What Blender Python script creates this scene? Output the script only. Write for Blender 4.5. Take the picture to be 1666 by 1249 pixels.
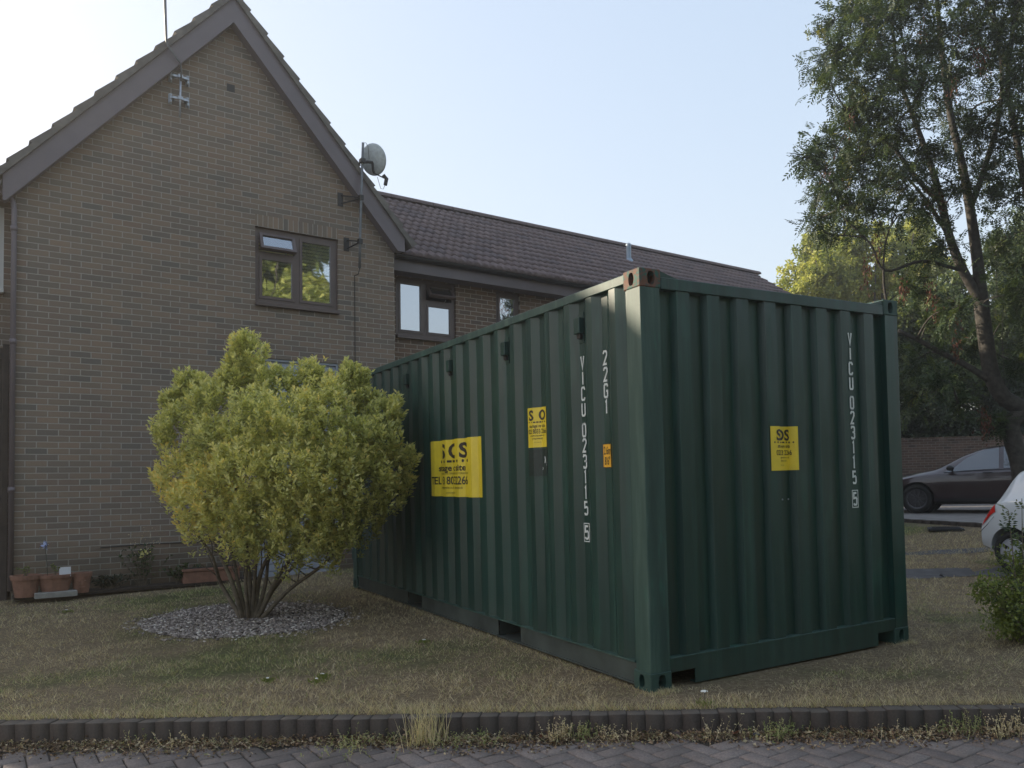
import bpy, bmesh, math, random
import numpy as np
from mathutils import Vector, Matrix, Euler
R = math.radians
random.seed(7); rng = np.random.default_rng(11)
sc = bpy.context.scene
for o in list(bpy.data.objects): bpy.data.objects.remove(o)

# ------------------------------------------------------------------ camera
cam = bpy.data.cameras.new('camera'); camo = bpy.data.objects.new('camera', cam)
sc.collection.objects.link(camo); sc.camera = camo
cam.sensor_fit = 'HORIZONTAL'; cam.sensor_width = 36.0
cam.lens = 36.0 * 1340.5 / 1666.0
cam.shift_x = -99.7 / 1666.0; cam.shift_y = 110.1 / 1666.0
cam.clip_start = 0.05; cam.clip_end = 3000
camo.matrix_world = Matrix.Translation((-2.988, -4.028, 1.351)) @ (
    Matrix.Rotation(-0.552, 4, 'Z') @ Matrix.Rotation(1.595, 4, 'X') @ Matrix.Rotation(-0.026, 4, 'Z'))

# ------------------------------------------------------------------ light
SUN_AZ, SUN_EL = R(-42), R(20)          # heading measured clockwise from +y
world = bpy.data.worlds.new('World'); sc.world = world; world.use_nodes = True
wn = world.node_tree; bg = wn.nodes['Background']
sky = wn.nodes.new('ShaderNodeTexSky'); sky.sky_type = 'NISHITA'; sky.sun_disc = False
sky.sun_elevation = SUN_EL; sky.sun_rotation = SUN_AZ
sky.air_density = 1.0; sky.dust_density = 1.3; sky.ozone_density = 1.6; sky.altitude = 20
gm = wn.nodes.new('ShaderNodeGamma'); gm.inputs['Gamma'].default_value = 0.32       # compresses the sky's brightness range, evening it out
hs = wn.nodes.new('ShaderNodeHueSaturation'); hs.inputs['Saturation'].default_value = 1.62
vm = wn.nodes.new('ShaderNodeVectorMath'); vm.operation = 'MULTIPLY'; vm.inputs[1].default_value = (3.26, 3.00, 2.90)
wn.links.new(sky.outputs[0], gm.inputs['Color']); wn.links.new(gm.outputs[0], hs.inputs['Color'])
wn.links.new(hs.outputs[0], vm.inputs[0]); wn.links.new(vm.outputs[0], bg.inputs[0]); bg.inputs[1].default_value = 0.13
sun = bpy.data.lights.new('sun', 'SUN'); suno = bpy.data.objects.new('sun', sun); sc.collection.objects.link(suno)
sun.energy = 4.8; sun.angle = R(0.6); sun.color = (1.0, 0.86, 0.66)
sdir = Vector((math.sin(SUN_AZ) * math.cos(SUN_EL), math.cos(SUN_AZ) * math.cos(SUN_EL), math.sin(SUN_EL)))
suno.rotation_euler = sdir.to_track_quat('Z', 'Y').to_euler(); suno.location = sdir * 60
sc.view_settings.view_transform = 'Standard'; sc.view_settings.look = 'None'
sc.view_settings.gamma = 1.0; sc.view_settings.exposure = 0.90
sc.render.engine = 'CYCLES'

# ------------------------------------------------------------------ helpers
def link(o, parent=None):
    sc.collection.objects.link(o)
    if parent is not None: o.parent = parent
    return o
def tag(o, label=None, cat=None, group=None, kind=None):
    if label: o['label'] = label
    if cat: o['category'] = cat
    if group: o['group'] = group
    if kind: o['kind'] = kind
    return o
def empty(name, loc=(0, 0, 0), rot=(0, 0, 0), parent=None):
    o = bpy.data.objects.new(name, None); o.location = loc; o.rotation_euler = rot
    o.empty_display_size = 0.2
    return link(o, parent)
def from_bm(name, bm, mats, parent=None, smooth=False, recalc=True):
    if recalc: bmesh.ops.recalc_face_normals(bm, faces=bm.faces[:])
    me = bpy.data.meshes.new(name); bm.to_mesh(me); bm.free()
    for m in (mats if isinstance(mats, (list, tuple)) else [mats]): me.materials.append(m)
    if smooth: me.polygons.foreach_set('use_smooth', [True] * len(me.polygons))
    return link(bpy.data.objects.new(name, me), parent)
def BM(): return bmesh.new()
def box(bm, x0, x1, y0, y1, z0, z1, mat=None, bev=0.0):
    vs = [Vector((x, y, z)) for z in (z0, z1) for y in (y0, y1) for x in (x0, x1)]
    if mat is not None: vs = [mat @ v for v in vs]
    v = [bm.verts.new(p) for p in vs]
    fs = [bm.faces.new([v[i] for i in f]) for f in
          ((0, 2, 3, 1), (4, 5, 7, 6), (0, 1, 5, 4), (2, 6, 7, 3), (0, 4, 6, 2), (1, 3, 7, 5))]
    if bev > 0:
        es = {e for f in fs for e in f.edges}
        bmesh.ops.bevel(bm, geom=list(es), offset=bev, segments=1, affect='EDGES', profile=0.7)
def prism(bm, pts, d0, d1, ax='y'):
    """extrude a 2-D outline (list of (a,b)) between d0 and d1; ax is the extrusion axis"""
    def P(a, b, d):
        return {'y': (a, d, b), 'x': (d, a, b), 'z': (a, b, d)}[ax]
    A = [bm.verts.new(P(a, b, d0)) for a, b in pts]; B = [bm.verts.new(P(a, b, d1)) for a, b in pts]
    n = len(pts)
    bm.faces.new(A); bm.faces.new(B[::-1])
    for i in range(n): bm.faces.new((A[i], B[i], B[(i + 1) % n], A[(i + 1) % n]))
def tube(bm, pts, rad, seg=8, cap=True, flat=1.0):
    """tube along points; rad scalar or list"""
    pts = [Vector(p) for p in pts]; n = len(pts)
    if not isinstance(rad, (list, tuple)): rad = [rad] * n
    rings = []; up = Vector((0, 0, 1)); prev = None
    for i, p in enumerate(pts):
        t = (pts[min(i + 1, n - 1)] - pts[max(i - 1, 0)]).normalized()
        if prev is None:
            a = t.cross(up if abs(t.z) < 0.9 else Vector((1, 0, 0))).normalized()
        else:
            a = (prev - t * prev.dot(t)).normalized()
        prev = a; b = t.cross(a)
        rings.append([bm.verts.new(p + (a * math.cos(2 * math.pi * k / seg) + b * flat * math.sin(2 * math.pi * k / seg)) * rad[i])
                      for k in range(seg)])
    for i in range(n - 1):
        for k in range(seg):
            bm.faces.new((rings[i][k], rings[i][(k + 1) % seg], rings[i + 1][(k + 1) % seg], rings[i + 1][k]))
    if cap:
        bm.faces.new(rings[0][::-1]); bm.faces.new(rings[-1])
def lathe(bm, prof, seg=24, c=(0, 0, 0), mat=None, cap=True):
    rings = []
    for r, z in prof:
        ring = []
        for k in range(seg):
            p = Vector((c[0] + r * math.cos(2 * math.pi * k / seg), c[1] + r * math.sin(2 * math.pi * k / seg), c[2] + z))
            ring.append(bm.verts.new(mat @ p if mat is not None else p))
        rings.append(ring)
    for i in range(len(rings) - 1):
        for k in range(seg):
            bm.faces.new((rings[i][k], rings[i][(k + 1) % seg], rings[i + 1][(k + 1) % seg], rings[i + 1][k]))
    if cap: bm.faces.new(rings[0][::-1]); bm.faces.new(rings[-1])
def boolean_cut(o, bmcut):
    me = bpy.data.meshes.new('tmpcut'); bmesh.ops.recalc_face_normals(bmcut, faces=bmcut.faces[:]); bmcut.to_mesh(me); bmcut.free()
    c = bpy.data.objects.new('tmpcut', me); sc.collection.objects.link(c)
    c.matrix_world = Matrix.Identity(4)
    md = o.modifiers.new('b', 'BOOLEAN'); md.operation = 'DIFFERENCE'; md.object = c; md.solver = 'EXACT'
    par = o.parent; o.parent = None
    dg = bpy.context.evaluated_depsgraph_get(); dg.update()
    new = bpy.data.meshes.new_from_object(o.evaluated_get(dg))
    o.modifiers.clear(); o.data = new; o.parent = par
    bpy.data.objects.remove(c); bpy.data.meshes.remove(me)
def np_mesh(name, V, F, mat, parent=None, tint=None, smooth=False):
    """V (n,3), F (m,k) equal-sized polygons; tint: per-vertex float"""
    me = bpy.data.meshes.new(name); V = np.asarray(V, np.float32); F = np.asarray(F, np.int32)
    me.vertices.add(len(V)); me.vertices.foreach_set('co', V.ravel())
    m, k = F.shape
    me.loops.add(m * k); me.loops.foreach_set('vertex_index', F.ravel())
    me.polygons.add(m); me.polygons.foreach_set('loop_start', np.arange(0, m * k, k, dtype=np.int32))
    me.polygons.foreach_set('loop_total', np.full(m, k, np.int32))
    if smooth: me.polygons.foreach_set('use_smooth', np.ones(m, bool))
    if tint is not None:
        at = me.attributes.new('tint', 'FLOAT', 'POINT'); at.data.foreach_set('value', np.asarray(tint, np.float32).ravel())
    me.update(calc_edges=True); me.validate()
    me.materials.append(mat)
    return link(bpy.data.objects.new(name, me), parent)
_lat = np.random.default_rng(5).random((64, 64, 8))
def noise2(x, y, s=1.0, k=0):
    x = np.asarray(x, float) * s + 17.3 * k; y = np.asarray(y, float) * s - 9.1 * k
    xi = np.floor(x).astype(int); yi = np.floor(y).astype(int); fx = x - xi; fy = y - yi
    fx = fx * fx * (3 - 2 * fx); fy = fy * fy * (3 - 2 * fy); L = _lat[:, :, k % 8]
    g = lambda a, b: L[a % 64, b % 64]
    return (g(xi, yi) * (1 - fx) + g(xi + 1, yi) * fx) * (1 - fy) + (g(xi, yi + 1) * (1 - fx) + g(xi + 1, yi + 1) * fx) * fy
def fbm(x, y, s=1.0, k=0, n=4):
    return sum(noise2(x, y, s * 2 ** i, k + i) * 0.5 ** i for i in range(n)) / sum(0.5 ** i for i in range(n))

# ------------------------------------------------------------------ materials
class NT:
    def __init__(s, name):
        s.m = bpy.data.materials.new(name); s.m.use_nodes = True; s.t = s.m.node_tree
        s.b = s.t.nodes['Principled BSDF']; s.out = s.t.nodes['Material Output']
    def n(s, typ, ins=None, **kw):
        nd = s.t.nodes.new('ShaderNode' + typ)
        for k, v in kw.items(): setattr(nd, k, v)
        for k, v in (ins or {}).items(): s.set(nd, k, v)
        return nd
    def set(s, nd, k, v):
        if isinstance(v, bpy.types.NodeSocket): s.t.links.new(v, nd.inputs[k])
        else: nd.inputs[k].default_value = v
    def coord(s, which='Object'): return s.n('TexCoord').outputs[which]
    def noise(s, vec, scale, detail=5, rough=0.55, dist=0.0):
        return s.n('TexNoise', {'Vector': vec, 'Scale': scale, 'Detail': detail, 'Roughness': rough, 'Distortion': dist}).outputs['Fac']
    def ramp(s, fac, stops, interp='LINEAR'):
        r = s.n('ValToRGB', {'Fac': fac}); cr = r.color_ramp; cr.interpolation = interp
        while len(cr.elements) < len(stops): cr.elements.new(0.5)
        for e, (p, c) in zip(cr.elements, stops):
            e.position = p; e.color = (c[0], c[1], c[2], 1) if len(c) == 3 else c
        return r.outputs['Color']
    def mix(s, fac, a, b, mode='MIX'):
        nd = s.n('Mix', data_type='RGBA', blend_type=mode)
        s.set(nd, 0, fac)
        for i, v in ((6, a), (7, b)):
            if not isinstance(v, bpy.types.NodeSocket): v = (v[0], v[1], v[2], 1)
            s.set(nd, i, v)
        return nd.outputs[2]
    def math(s, op, a, b=None, c=None, clamp=False):
        nd = s.n('Math', operation=op, use_clamp=clamp); s.set(nd, 0, a)
        if b is not None: s.set(nd, 1, b)
        if c is not None: s.set(nd, 2, c)
        return nd.outputs[0]
    def scale(s, vec, v): return s.n('Mapping', {'Vector': vec, 'Scale': v}).outputs[0]
    def bump(s, h, strength=0.5, dist=0.01, nrm=None):
        nd = s.n('Bump', {'Height': h, 'Strength': strength, 'Distance': dist})
        if nrm is not None: s.set(nd, 'Normal', nrm)
        return nd.outputs[0]
    def fin(s, col=None, rough=None, nrm=None, metal=None, spec=None):
        for k, v in (('Base Color', col), ('Roughness', rough), ('Normal', nrm), ('Metallic', metal), ('Specular IOR Level', spec)):
            if v is not None:
                if k == 'Base Color' and not isinstance(v, bpy.types.NodeSocket): v = (v[0], v[1], v[2], 1)
                s.set(s.b, k, v)
        return s.m

def mat_simple(name, col, rough=0.6, var=0.15, scale=8.0, bump=0.0, metal=0.0, spec=0.5):
    t = NT(name); c = t.coord(); n = t.noise(c, scale, 6)
    col2 = t.mix(t.ramp(n, [(0.3, (0, 0, 0)), (0.7, (1, 1, 1))]), [x * (1 - var) for x in col], [min(1, x * (1 + var)) for x in col])
    nr = t.bump(t.noise(c, scale * 6, 4), bump, 0.004) if bump else None
    return t.fin(col2, rough, nr, metal, spec)

def mat_brick(name, ramp, mortar, bw=0.225, bh=0.075, mort=0.0118, axis='xz', damp=False):
    t = NT(name); c = t.coord(); sp = t.n('SeparateXYZ', {0: c}).outputs
    wob = t.math('MULTIPLY', t.math('SUBTRACT', t.noise(c, 9, 2), 0.5), 0.006)
    h = {'xz': sp[0], 'yz': sp[1], 'xzy': sp[0]}[axis]
    v = t.n('CombineXYZ', {0: t.math('ADD', h, wob), 1: t.math('ADD', sp[2], wob), 2: 0.0}).outputs[0]
    br = t.n('TexBrick', {'Vector': v, 'Color1': (0, 0, 0, 1), 'Color2': (1, 1, 1, 1), 'Mortar': (0.5, 0.5, 0.5, 1), 'Scale': 1.0,
                          'Mortar Size': mort * 0.5, 'Mortar Smooth': 0.15, 'Bias': 0.0, 'Brick Width': bw, 'Row Height': bh}, offset=0.5)
    rnd = t.math('MULTIPLY', br.outputs['Color'], 1.0)
    base = t.ramp(rnd, ramp)
    big = t.noise(c, 0.9, 4); fine = t.noise(t.scale(c, (1, 1, 2.5)), 45, 5, 0.7)
    base = t.mix(t.math('MULTIPLY', fine, 0.38), base, t.mix(1.0, base, (0.45, 0.42, 0.42), 'MULTIPLY'))
    base = t.mix(t.math('MULTIPLY', t.ramp(big, [(0.35, (0, 0, 0)), (0.75, (1, 1, 1))]), 0.35), base, t.mix(1.0, base, (0.75, 0.72, 0.75), 'MULTIPLY'))
    # streaky soot / lime stains
    st = t.ramp(t.noise(t.scale(c, (3, 3, 0.5)), 1.3, 5, 0.6), [(0.55, (0, 0, 0)), (0.8, (1, 1, 1))])
    base = t.mix(t.math('MULTIPLY', st, 0.3), base, (0.20, 0.19, 0.175))
    mc = t.mix(t.noise(c, 30, 3), mortar, [m * 0.75 for m in mortar])
    mc = t.mix(t.math('MULTIPLY', t.noise(c, 1.7, 4), 0.4), mc, (0.30, 0.275, 0.24))
    col = t.mix(br.outputs['Fac'], base, mc)
    if damp:
        dz = t.math('ADD', sp[2], t.math('MULTIPLY', t.noise(c, 3, 4), 0.5))
        col = t.mix(t.ramp(dz, [(0.30, (1, 1, 1)), (0.85, (0, 0, 0))]), col, t.mix(1.0, col, (0.55, 0.56, 0.52), 'MULTIPLY'))
    hgt = t.math('ADD', t.math('MULTIPLY', br.outputs['Fac'], -1.0), t.math('MULTIPLY', fine, 0.35))
    return t.fin(col, 0.9, t.bump(hgt, 0.9, 0.007), spec=0.25)

HB = [(0.0, (0.249, 0.195, 0.147)), (0.2, (0.290, 0.218, 0.159)), (0.38, (0.209, 0.178, 0.145)), (0.55, (0.314, 0.227, 0.164)),
      (0.72, (0.185, 0.164, 0.140)), (0.86, (0.268, 0.193, 0.145)), (1.0, (0.222, 0.186, 0.150))]
M = {}
M['brick'] = mat_brick('house brick', HB, (0.43, 0.395, 0.345), damp=True)
M['brick_far'] = mat_brick('terrace brick', [(p, (c[0] * 0.80, c[1] * 0.72, c[2] * 0.68)) for p, c in HB], (0.50, 0.44, 0.38))
M['brick_wall'] = mat_brick('boundary brick', [(0, (0.12, 0.082, 0.064)), (0.5, (0.165, 0.108, 0.082)), (1, (0.085, 0.066, 0.056))], (0.24, 0.205, 0.175))
M['brick_side'] = mat_brick('side brick', HB, (0.43, 0.395, 0.345), axis='yz')
M['soldier'] = mat_brick('soldier brick', HB, (0.43, 0.395, 0.345), bw=0.0706, bh=0.5)
M['fascia'] = mat_simple('brown upvc', (0.150, 0.126, 0.138), 0.42, 0.08, 3)
M['frame'] = mat_simple('brown window frame', (0.115, 0.085, 0.080), 0.35, 0.12, 5)
M['white_frame'] = mat_simple('white window frame', (0.62, 0.62, 0.60), 0.4, 0.05, 5)
M['tile'] = mat_simple('concrete roof tile', (0.095, 0.068, 0.062), 0.85, 0.35, 2.2, 0.5)
M['tile_v'] = mat_simple('verge tile', (0.150, 0.138, 0.125), 0.9, 0.35, 5, 0.6)
M['gutter'] = mat_simple('black gutter', (0.022, 0.020, 0.022), 0.35, 0.1, 4)
M['door'] = mat_simple('pale grey cladding', (0.34, 0.37, 0.43), 0.5, 0.10, 3)
M['slab'] = mat_simple('concrete slab', (0.28, 0.27, 0.25), 0.9, 0.2, 10, 0.4)
M['terracotta'] = mat_simple('terracotta', (0.25, 0.125, 0.085), 0.85, 0.25, 12, 0.4)
M['soil'] = mat_simple('dark soil', (0.035, 0.026, 0.02), 1.0, 0.4, 30, 0.8)
M['darkwood'] = mat_simple('dark stained wood', (0.045, 0.034, 0.030), 0.7, 0.3, 6, 0.4)
M['galv'] = mat_simple('galvanised steel', (0.42, 0.45, 0.50), 0.42, 0.2, 20, 0.1, metal=0.6)
M['pole'] = mat_simple('weathered steel pole', (0.16, 0.17, 0.18), 0.5, 0.25, 12, 0.1, metal=0.3)
M['dish'] = mat_simple('grey painted dish', (0.48, 0.51, 0.51), 0.55, 0.18, 25)
M['black'] = mat_simple('black plastic', (0.016, 0.016, 0.018), 0.45, 0.1, 8)
M['cable'] = mat_simple('black cable', (0.02, 0.02, 0.02), 0.5, 0.1, 8)
M['flue'] = mat_simple('flue metal', (0.27, 0.33, 0.40), 0.4, 0.1, 10, metal=0.3)
M['white_plastic'] = mat_simple('white plastic', (0.7, 0.72, 0.75), 0.5, 0.05, 10)
M['blind'] = mat_simple('cream blind', (0.78, 0.70, 0.42), 0.6, 0.06, 4)
M['room'] = mat_simple('dim room', (0.05, 0.045, 0.04), 0.9, 0.1, 2)
M['gravel'] = None
def mat_glass(name, tint=(0.03, 0.035, 0.04), refl=0.35, clear=0.0):
    t = NT(name); nt = t.t
    gl = t.n('BsdfGlossy', {'Color': (0.92, 0.96, 1.0, 1), 'Roughness': 0.015})
    wav = t.noise(t.coord(), 2.2, 2); t.set(gl, 'Normal', t.bump(wav, 0.12, 0.01))
    base = t.n('BsdfDiffuse', {'Color': (*tint, 1)}).outputs[0]
    if clear > 0:
        base = t.n('MixShader', {0: clear, 1: base, 2: t.n('BsdfTransparent', {'Color': (0.85, 0.88, 0.86, 1)}).outputs[0]}).outputs[0]
    fr = t.n('Fresnel', {'IOR': 1.5}).outputs[0]
    f = t.math('ADD', t.math('MULTIPLY', fr, 0.8), refl, clamp=True)
    mx = t.n('MixShader', {0: f, 1: base, 2: gl.outputs[0]})
    nt.links.new(mx.outputs[0], t.out.inputs['Surface']); return t.m
M['glass'] = mat_glass('window glass', refl=0.45)
M['glass_clear'] = mat_glass('clear window glass', refl=0.38, clear=0.97)
M['car_glass'] = mat_glass('car glass', (0.012, 0.014, 0.016), 0.12)

def mat_container():
    t = NT('green container paint'); c = t.coord(); sp = t.n('SeparateXYZ', {0: c}).outputs
    vs = t.noise(t.scale(c, (14, 14, 0.45)), 1.0, 6, 0.65)
    big = t.noise(t.scale(c, (1, 1, 0.6)), 1.1, 4)
    col = t.ramp(vs, [(0.22, (0.004, 0.022, 0.019)), (0.5, (0.007, 0.038, 0.031)), (0.80, (0.018, 0.072, 0.056))])
    col = t.mix(t.math('MULTIPLY', t.ramp(big, [(0.45, (0, 0, 0)), (0.7, (1, 1, 1))]), 0.35), col, (0.014, 0.042, 0.036))
    # repaint patches, brighter green low on the corner posts
    pz = t.ramp(t.noise(t.scale(c, (6, 6, 1.2)), 1.0, 2), [(0.62, (0, 0, 0)), (0.66, (1, 1, 1))])
    col = t.mix(t.math('MULTIPLY', pz, 0.30), col, (0.016, 0.075, 0.056))
    # dust and scuffs at the bottom
    low = t.ramp(t.math('ADD', sp[2], t.math('MULTIPLY', t.noise(c, 7, 5, 0.7), 0.35)), [(0.16, (1, 1, 1)), (0.5, (0, 0, 0))])
    col = t.mix(t.math('MULTIPLY', low, 0.32), col, (0.060, 0.066, 0.054))
    sc_ = t.ramp(t.noise(t.scale(c, (30, 30, 6)), 1.0, 4, 0.8), [(0.74, (0, 0, 0)), (0.78, (1, 1, 1))])
    col = t.mix(t.math('MULTIPLY', sc_, 0.5), col, (0.16, 0.20, 0.18))
    run = t.ramp(t.noise(t.scale(c, (22, 22, 0.35)), 1.0, 3, 0.6), [(0.60, (0, 0, 0)), (0.68, (1, 1, 1))])
    col = t.mix(t.math('MULTIPLY', run, 0.25), col, (0.040, 0.070, 0.058))
    ru = t.ramp(t.noise(c, 3.1, 6, 0.7), [(0.70, (0, 0, 0)), (0.76, (1, 1, 1))])
    col = t.mix(t.math('MULTIPLY', ru, 0.6), col, (0.10, 0.045, 0.025))
    rg = t.ramp(vs, [(0.2, (0.26, 0.26, 0.26)), (0.8, (0.55, 0.55, 0.55))])
    dent = t.noise(t.scale(c, (2.2, 2.2, 1.1)), 1.0, 2)
    nr = t.bump(t.noise(c, 160, 3), 0.12, 0.001, t.bump(dent, 0.35, 0.05))
    return t.fin(col, rg, nr, spec=0.5)
M['cont'] = mat_container()
def mat_faded_sheen():
    t = NT('chalky faded green with sky sheen'); c = t.coord()  # faded paint; sky reflection on left-facing faces also painted into this colour
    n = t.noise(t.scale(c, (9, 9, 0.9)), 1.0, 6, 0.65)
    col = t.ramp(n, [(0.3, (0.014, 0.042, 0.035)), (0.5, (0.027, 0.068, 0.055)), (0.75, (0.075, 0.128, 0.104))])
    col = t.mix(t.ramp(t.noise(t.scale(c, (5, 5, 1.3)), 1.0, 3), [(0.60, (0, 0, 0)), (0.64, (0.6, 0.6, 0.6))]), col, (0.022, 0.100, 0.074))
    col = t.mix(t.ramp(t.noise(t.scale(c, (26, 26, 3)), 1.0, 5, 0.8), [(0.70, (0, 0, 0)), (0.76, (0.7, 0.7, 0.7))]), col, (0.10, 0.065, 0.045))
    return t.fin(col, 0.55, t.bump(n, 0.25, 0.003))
M['cont_faded_sheen'] = mat_faded_sheen()
M['residue'] = mat_simple('unfaded green patch', (0.006, 0.020, 0.018), 0.5, 0.5, 30)
def mat_rusty():
    t = NT('rusty green casting'); c = t.coord()
    n = t.noise(c, 14, 6, 0.75)
    col = t.ramp(n, [(0.42, (0.13, 0.055, 0.030)), (0.50, (0.10, 0.060, 0.045)), (0.54, (0.02, 0.085, 0.066)), (0.8, (0.06, 0.14, 0.11))])
    return t.fin(col, 0.75, t.bump(n, 0.6, 0.004))
M['rust'] = mat_rusty()
def mat_casting():
    t = NT('green casting'); c = t.coord(); n = t.noise(c, 10, 6, 0.7)
    col = t.ramp(n, [(0.3, (0.012, 0.040, 0.033)), (0.62, (0.024, 0.066, 0.053)), (0.72, (0.16, 0.085, 0.045))])
    return t.fin(col, 0.65, t.bump(n, 0.4, 0.003))
M['casting'] = mat_casting()
M['rail_dirty'] = mat_simple('dirty bottom rail', (0.040, 0.052, 0.046), 0.75, 0.45, 4, 0.4)
M['rustbrown'] = mat_simple('rust brown steel', (0.085, 0.032, 0.022), 0.85, 0.4, 12, 0.4)
M['sticker'] = mat_simple('yellow sticker', (0.74, 0.56, 0.035), 0.38, 0.10, 7)
M['sticker_o'] = mat_simple('orange yellow sticker', (0.80, 0.42, 0.03), 0.4, 0.05, 7)
M['ink'] = mat_simple('dark brown ink', (0.028, 0.020, 0.012), 0.5, 0.1, 9)
M['paint_white'] = mat_simple('white stencil paint', (0.60, 0.64, 0.62), 0.6, 0.14, 60)
# ------------------------------------------------------------------ ground
KO = np.array([-3.33, 1.82]); KU = np.array([0.833, -0.553]); KV = np.array([0.553, 0.833])
def sstep(t): t = np.clip(t, 0, 1); return t * t * (3 - 2 * t)
def gz(x, y):
    x = np.asarray(x, float); y = np.asarray(y, float)
    z = -0.18 * sstep((x - 2.8) / 4) + 0.24 * sstep((x - 9) / 4)
    v = (x - KO[0]) * KV[0] + (y - KO[1]) * KV[1]
    z = z + 0.014 * (fbm(x, y, 0.9, 2, 3) - 0.5) * sstep((v - 0.05) / 0.5)
    return z
def lawn_tint(x, y):
    """0 = straw, 1 = green"""
    t = (fbm(x, y, 0.75, 1, 5) - 0.5) * 2.6 + 0.04
    v = (x - KO[0]) * KV[0] + (y - KO[1]) * KV[1]
    t = t + 0.34 * sstep((v - 2.2) / 2.2) * sstep((1.5 - x) / 3) - 0.08 * sstep((x - 0.5) / 3)
    far = sstep((x - 7.5) / 2.5)
    t = t + 0.35 * far
    t = t + 0.5 * (fbm(x, y, 3.5, 3, 3) - 0.5)
    return np.clip(t, 0, 1)
def lin(a, b, n): return list(np.linspace(a, b, n, endpoint=False))
us = np.array([-600, -200, -60, -25, -12] + lin(-6, 16, 180) + lin(16, 34, 30) + [34, 50, 100, 300, 900])
vs = np.array([-900, -200, -60, -20, -8, -4, -1.5, -0.4, -0.06, 0.0] + lin(0.03, 9, 110) + lin(9, 24, 32) + [24, 30, 50, 110, 300, 900])
UU, VV = np.meshgrid(us, vs, indexing='ij')
GX = KO[0] + UU * KU[0] + VV * KV[0]; GY = KO[1] + UU * KU[1] + VV * KV[1]
GZ = gz(GX, GY); GZ = np.where(VV < -0.05, -0.30, GZ)
nu, nv = UU.shape
idx = np.arange(nu * nv).reshape(nu, nv)
F = np.stack([idx[:-1, :-1], idx[1:, :-1], idx[1:, 1:], idx[:-1, 1:]], -1).reshape(-1, 4)
def mat_ground():
    t = NT('dry lawn soil'); c = t.coord(); at = t.n('Attribute', attribute_name='tint').outputs['Fac']
    n1 = t.noise(t.scale(c, (1, 1, 1)), 28, 8, 0.75); n2 = t.noise(c, 140, 4, 0.7)
    straw = t.ramp(n1, [(0.3, (0.13, 0.098, 0.062)), (0.5, (0.27, 0.21, 0.135)), (0.7, (0.46, 0.38, 0.25))])
    green = t.ramp(n1, [(0.3, (0.075, 0.080, 0.038)), (0.55, (0.16, 0.165, 0.075)), (0.75, (0.28, 0.265, 0.125))])
    f = t.math('ADD', at, t.math('MULTIPLY', t.math('SUBTRACT', t.noise(c, 9, 5, 0.7), 0.5), 0.6), clamp=True)
    col = t.mix(t.ramp(f, [(0.25, (0, 0, 0)), (0.75, (1, 1, 1))]), straw, green)
    col = t.mix(t.math('MULTIPLY', n2, 0.5), col, t.mix(1.0, col, (0.42, 0.40, 0.36), 'MULTIPLY'))
    return t.fin(col, 0.95, t.bump(t.math('ADD', n1, n2), 0.9, 0.02), spec=0.15)
M['lawn'] = mat_ground()
g = np_mesh('lawn', np.stack([GX, GY, GZ], -1).reshape(-1, 3), F, M['lawn'], tint=lawn_tint(GX, GY).reshape(-1), smooth=True)
tag(g, kind='structure')

# block kerb
def mat_block(name, ramp, dirt=(0.05, 0.045, 0.038), dust=False):
    t = NT(name); c = t.coord(); at = t.n('Attribute', attribute_name='tint').outputs['Fac']
    col = t.ramp(at, ramp); n = t.noise(c, 90, 5, 0.8); big = t.noise(c, 2.3, 5)
    col = t.mix(t.ramp(n, [(0.35, (0, 0, 0)), (0.8, (1, 1, 1))]), t.mix(1.0, col, (0.6, 0.6, 0.6), 'MULTIPLY'), t.mix(1.0, col, (1.45, 1.4, 1.35), 'MULTIPLY'))
    col = t.mix(t.math('MULTIPLY', t.ramp(big, [(0.4, (0, 0, 0)), (0.7, (1, 1, 1))]), 0.55), col, dirt)
    if dust:
        nz = t.n('SeparateXYZ', {0: t.n('NewGeometry').outputs['Normal']}).outputs[2]
        col = t.mix(t.math('MULTIPLY', t.ramp(nz, [(0.35, (0, 0, 0)), (0.9, (1, 1, 1))]), t.math('MULTIPLY', t.noise(c, 6, 5, 0.7), 0.9)), col, (0.17, 0.150, 0.128))
    return t.fin(col, 0.92, t.bump(n, 0.7, 0.003), spec=0.25)
M['kerb'] = mat_block('kerb block', [(0, (0.066, 0.053, 0.046)), (0.5, (0.074, 0.059, 0.051)), (1, (0.060, 0.049, 0.044))], dust=True)
M['paver'] = mat_block('paving block', [(0, (0.215, 0.185, 0.174)), (0.5, (0.260, 0.224, 0.208)), (1, (0.185, 0.160, 0.153))])
def blocks(name, items, mat, ch=0.005):
    """items: (cx,cy,z0,z1,halfL,halfW,angle,tint,tiltx,tilty) chamfered blocks in one mesh"""
    V = []; F = []; T = []
    for cx, cy, z0, z1, hl, hw, a, tn, tx, ty in items:
        ca, sa = math.cos(a), math.sin(a); b = len(V)
        for (l, w, z) in [(hl, hw, z0), (hl, hw, z1 - ch), (hl - ch, hw - ch, z1)]:
            for sx, sy in ((-1, -1), (1, -1), (1, 1), (-1, 1)):
                px, py = sx * l, sy * w
                V.append((cx + px * ca - py * sa, cy + px * sa + py * ca, z + tx * px + ty * py)); T.append(tn)
        for k in range(2):
            for i in range(4):
                j = (i + 1) % 4; F.append((b + 4 * k + i, b + 4 * k + j, b + 4 * k + 4 + j, b + 4 * k + 4 + i))
        F.append((b + 8, b + 9, b + 10, b + 11))
    return np_mesh(name, V, F, mat, tint=T)
items = []; u = -14.0; ka = math.atan2(KU[1], KU[0])
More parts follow.
